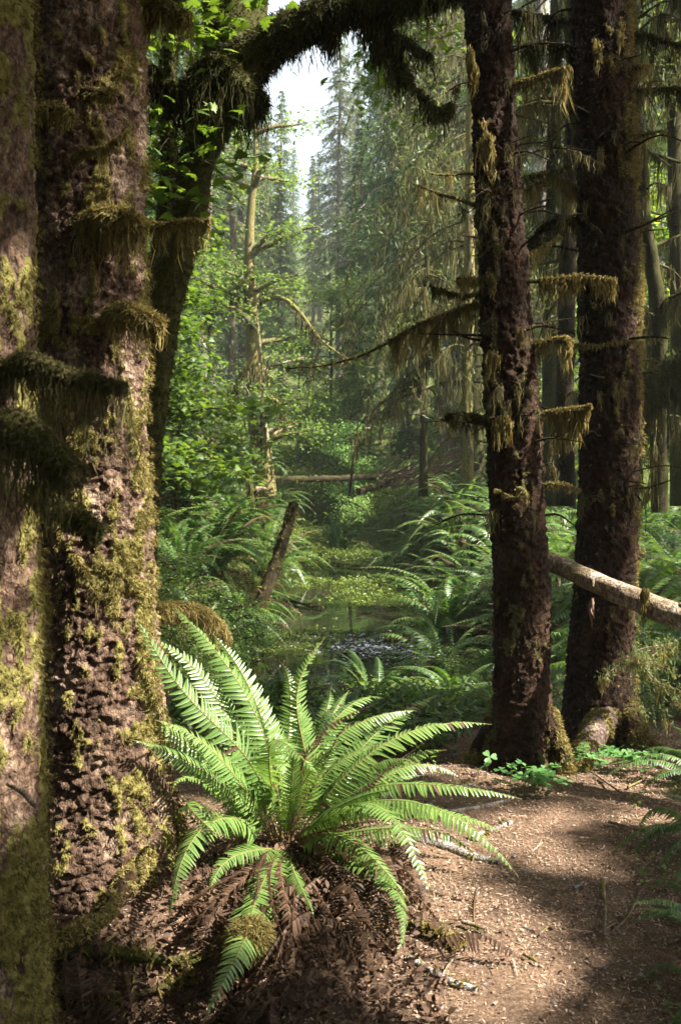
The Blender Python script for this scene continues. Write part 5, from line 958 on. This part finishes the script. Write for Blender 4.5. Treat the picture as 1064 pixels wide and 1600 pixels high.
org = cuv[:, :1]*U+cuv[:, 1:]*Vv; tt = (tz-org[:, 2])/SUN[2]; Pc = org+tt[:, None]*SUN
def clear(q): return (np.linalg.norm(uv(q)[:, None]-LP[None], axis=2)-LR[None]).min(1)
CR = .12; keep = clear(Pc) > .13
keep &= (Pc[:, 0] > .36*Pc[:, 1]+.9) | (Pc[:, 2] > 1.6+.50*Pc[:, 1]+.6)
Gp = Pc-SUN*(Pc[:, 2:]/SUN[2]); keep &= ~((Gp[:, 1] > 6.2) & (Gp[:, 0] > -1.0) & ((Gp[:, 0] < 1.9) | (rng.random(len(Gp)) < .4)))
Pc = Pc[keep]; own = np.argmin(np.linalg.norm(Pc[:, None, :2]-TB[None], axis=2), 1)
print('canopy clumps', len(Pc), 'region', lo_uv, hi_uv)
for i, r in enumerate(added_canopy_roots):
    Q = Pc[own == i]; g = G(); bx, by = TB[i]; z0 = gz(bx, by)
    T_ = np.column_stack([np.full(20, bx), np.full(20, by), np.linspace(z0, z0+17, 20)]); tube(g, T_, np.linspace(.3, .05, 20), 12, a=.2); part('trunk', g, M['bark_dark'], r, True)
    gl, gb = G(), G(); m = 15; K = np.repeat(Q, m, 0); pos = K+unit(rng.normal(size=K.shape))*(rng.random((len(K), 1))**.5)*CR; stamp(gl, *L_DIA, pos, rand_rot(len(pos)), rng.uniform(.06, .11, len(pos)))
    for q in Q[::12]:
        s0 = np.array([bx, by, q[2]-.3]); B = spline([s0, (s0+q)/2+[0, 0, .2], q], 12)
        if clear(B).min() > .03: tube(gb, B[::3], np.linspace(.02, .008, 4), 3, cap=False)
    if gl.n: part('crown', gl, M['needle'], r)
    if gb.n: part('branches', gb, M['bark_dark'], r)
print('ferns', fern_count[0], 'objects', len(bpy.data.objects))

# crowns added out of view above, behind and left to block sky light
roof = [thing('spruce_tree', 'tall tree added outside the frame, its crown blocking sky light over the foreground', 'tree', gpt(x, y), 'added sky blocking trees') for x, y in ((-4.5, 1.0), (-3.5, -5.0), (2.0, -6.5), (-6.5, 6.0), (-8.5, -1.5), (6.5, -8.0))]
TB = np.array([list(r.location)[:2] for r in roof]); n = 5200; Pc = np.stack([rng.uniform(-11, 9, n), rng.uniform(-10, 8.5, n), rng.uniform(7.5, 14, n)], 1)
Pc = Pc[(clear(Pc) > .5) & (Pc[:, 2] > 1.6+.52*np.maximum(Pc[:, 1], 0)+1.)]; own = np.argmin(np.linalg.norm(Pc[:, None, :2]-TB[None], axis=2), 1)
for i, r in enumerate(roof):
    Q = Pc[own == i]; bx, by = TB[i]; z0 = gz(bx, by); T_ = np.column_stack([np.full(20, bx), np.full(20, by), np.linspace(z0, z0+18, 20)]); g = G(); tube(g, T_, np.linspace(.3, .06, 20), 12, a=.2); part('trunk', g, M['bark_dark'], r, True)
    gl, gb = G(), G(); m = 16; K = np.repeat(Q, m, 0); pos = K+rng.normal(0, .24, K.shape); stamp(gl, *L_DIA, pos, rand_rot(len(pos), .8), rng.uniform(.16, .3, len(pos)))
    for q in Q[::14]:
        s0 = np.array([bx, by, q[2]-.4]); tube(gb, spline([s0, (s0+q)/2+[0, 0, .25], q], 4), np.linspace(.03, .01, 4), 3, cap=False)
    part('crown', gl, M['needle'], r); part('branches', gb, M['bark_dark'], r)
# young trees added unseen round the viewpoint to keep out low sky light
ring = [(-3.2, 2.0), (-4.2, 4.4), (-3.0, -.6), (-1.4, -2.6), (1.4, -2.8), (3.6, -2.2), (-5.0, 7.2), (-2.3, .9), (3.0, -.5), (3.4, 1.4)]
TB = np.array(ring); n = 5200; Pc = np.stack([rng.uniform(-7, 5.5, n), rng.uniform(-5, 9, n), rng.uniform(.3, 7.5, n)], 1)
dd_ = np.linalg.norm(Pc[:, None, :2]-TB[None], axis=2); own = np.argmin(dd_, 1)
okk = (dd_.min(1) < 1.5) & (clear(Pc) > .45) & (np.abs(Pc[:, 0]) > .37*np.maximum(Pc[:, 1], 0)+1.0) & ((Pc[:, 1] < -1) | (np.abs(Pc[:, 0]) > 1.6)); Pc, own = Pc[okk], own[okk]
for i, (bx, by) in enumerate(ring):
    r = thing('added_young_tree', 'leafy young tree added outside the frame to darken the foreground shade', 'tree', gpt(bx, by), 'added young trees round the viewpoint'); z0 = gz(bx, by); Q = Pc[own == i]
    g = G(); tube(g, np.column_stack([np.full(10, bx), np.full(10, by), np.linspace(z0, z0+7.5, 10)]), np.linspace(.08, .02, 10), 8, a=.3); part('trunk', g, M['bark_shade'], r, True)
    gl, gb = G(), G(); m = 14; K = np.repeat(Q, m, 0); pos = K+rng.normal(0, .2, K.shape); stamp(gl, *L_OVA, pos, rand_rot(len(pos), .7), rng.uniform(.12, .24, len(pos)))
    for q in Q[::8]:
        s0 = np.array([bx, by, max(z0+.2, q[2]-.4)]); tube(gb, spline([s0, (s0+q)/2+[0, 0, .1], q], 4), np.linspace(.015, .005, 4), 3, cap=False)
    if gl.n: part('crown', gl, M['leaf'], r)
    if gb.n: part('branches', gb, M['bark_shade'], r)
bm_v = np.array([[x, y, z] for x in (-170, 170) for y in (-16, 190) for z in (-3, 75)], float)
g = G(); g.add(bm_v, np.array([[0, 1, 3, 2], [4, 6, 7, 5], [0, 4, 5, 1], [2, 3, 7, 6], [0, 2, 6, 4], [1, 5, 7, 3]]))
hm, nt, N, L = mat('forest_haze'); pv = N.new('ShaderNodeVolumePrincipled'); pv.inputs['Color'].default_value = (.86, .97, .92, 1); pv.inputs['Density'].default_value = .0013; pv.inputs['Anisotropy'].default_value = .3
o_ = N.new('ShaderNodeOutputMaterial'); L.new(pv.outputs[0], o_.inputs['Volume'])
tag(g.obj('haze', hm), 'thin pale forest haze filling the air', 'haze', kind='stuff')
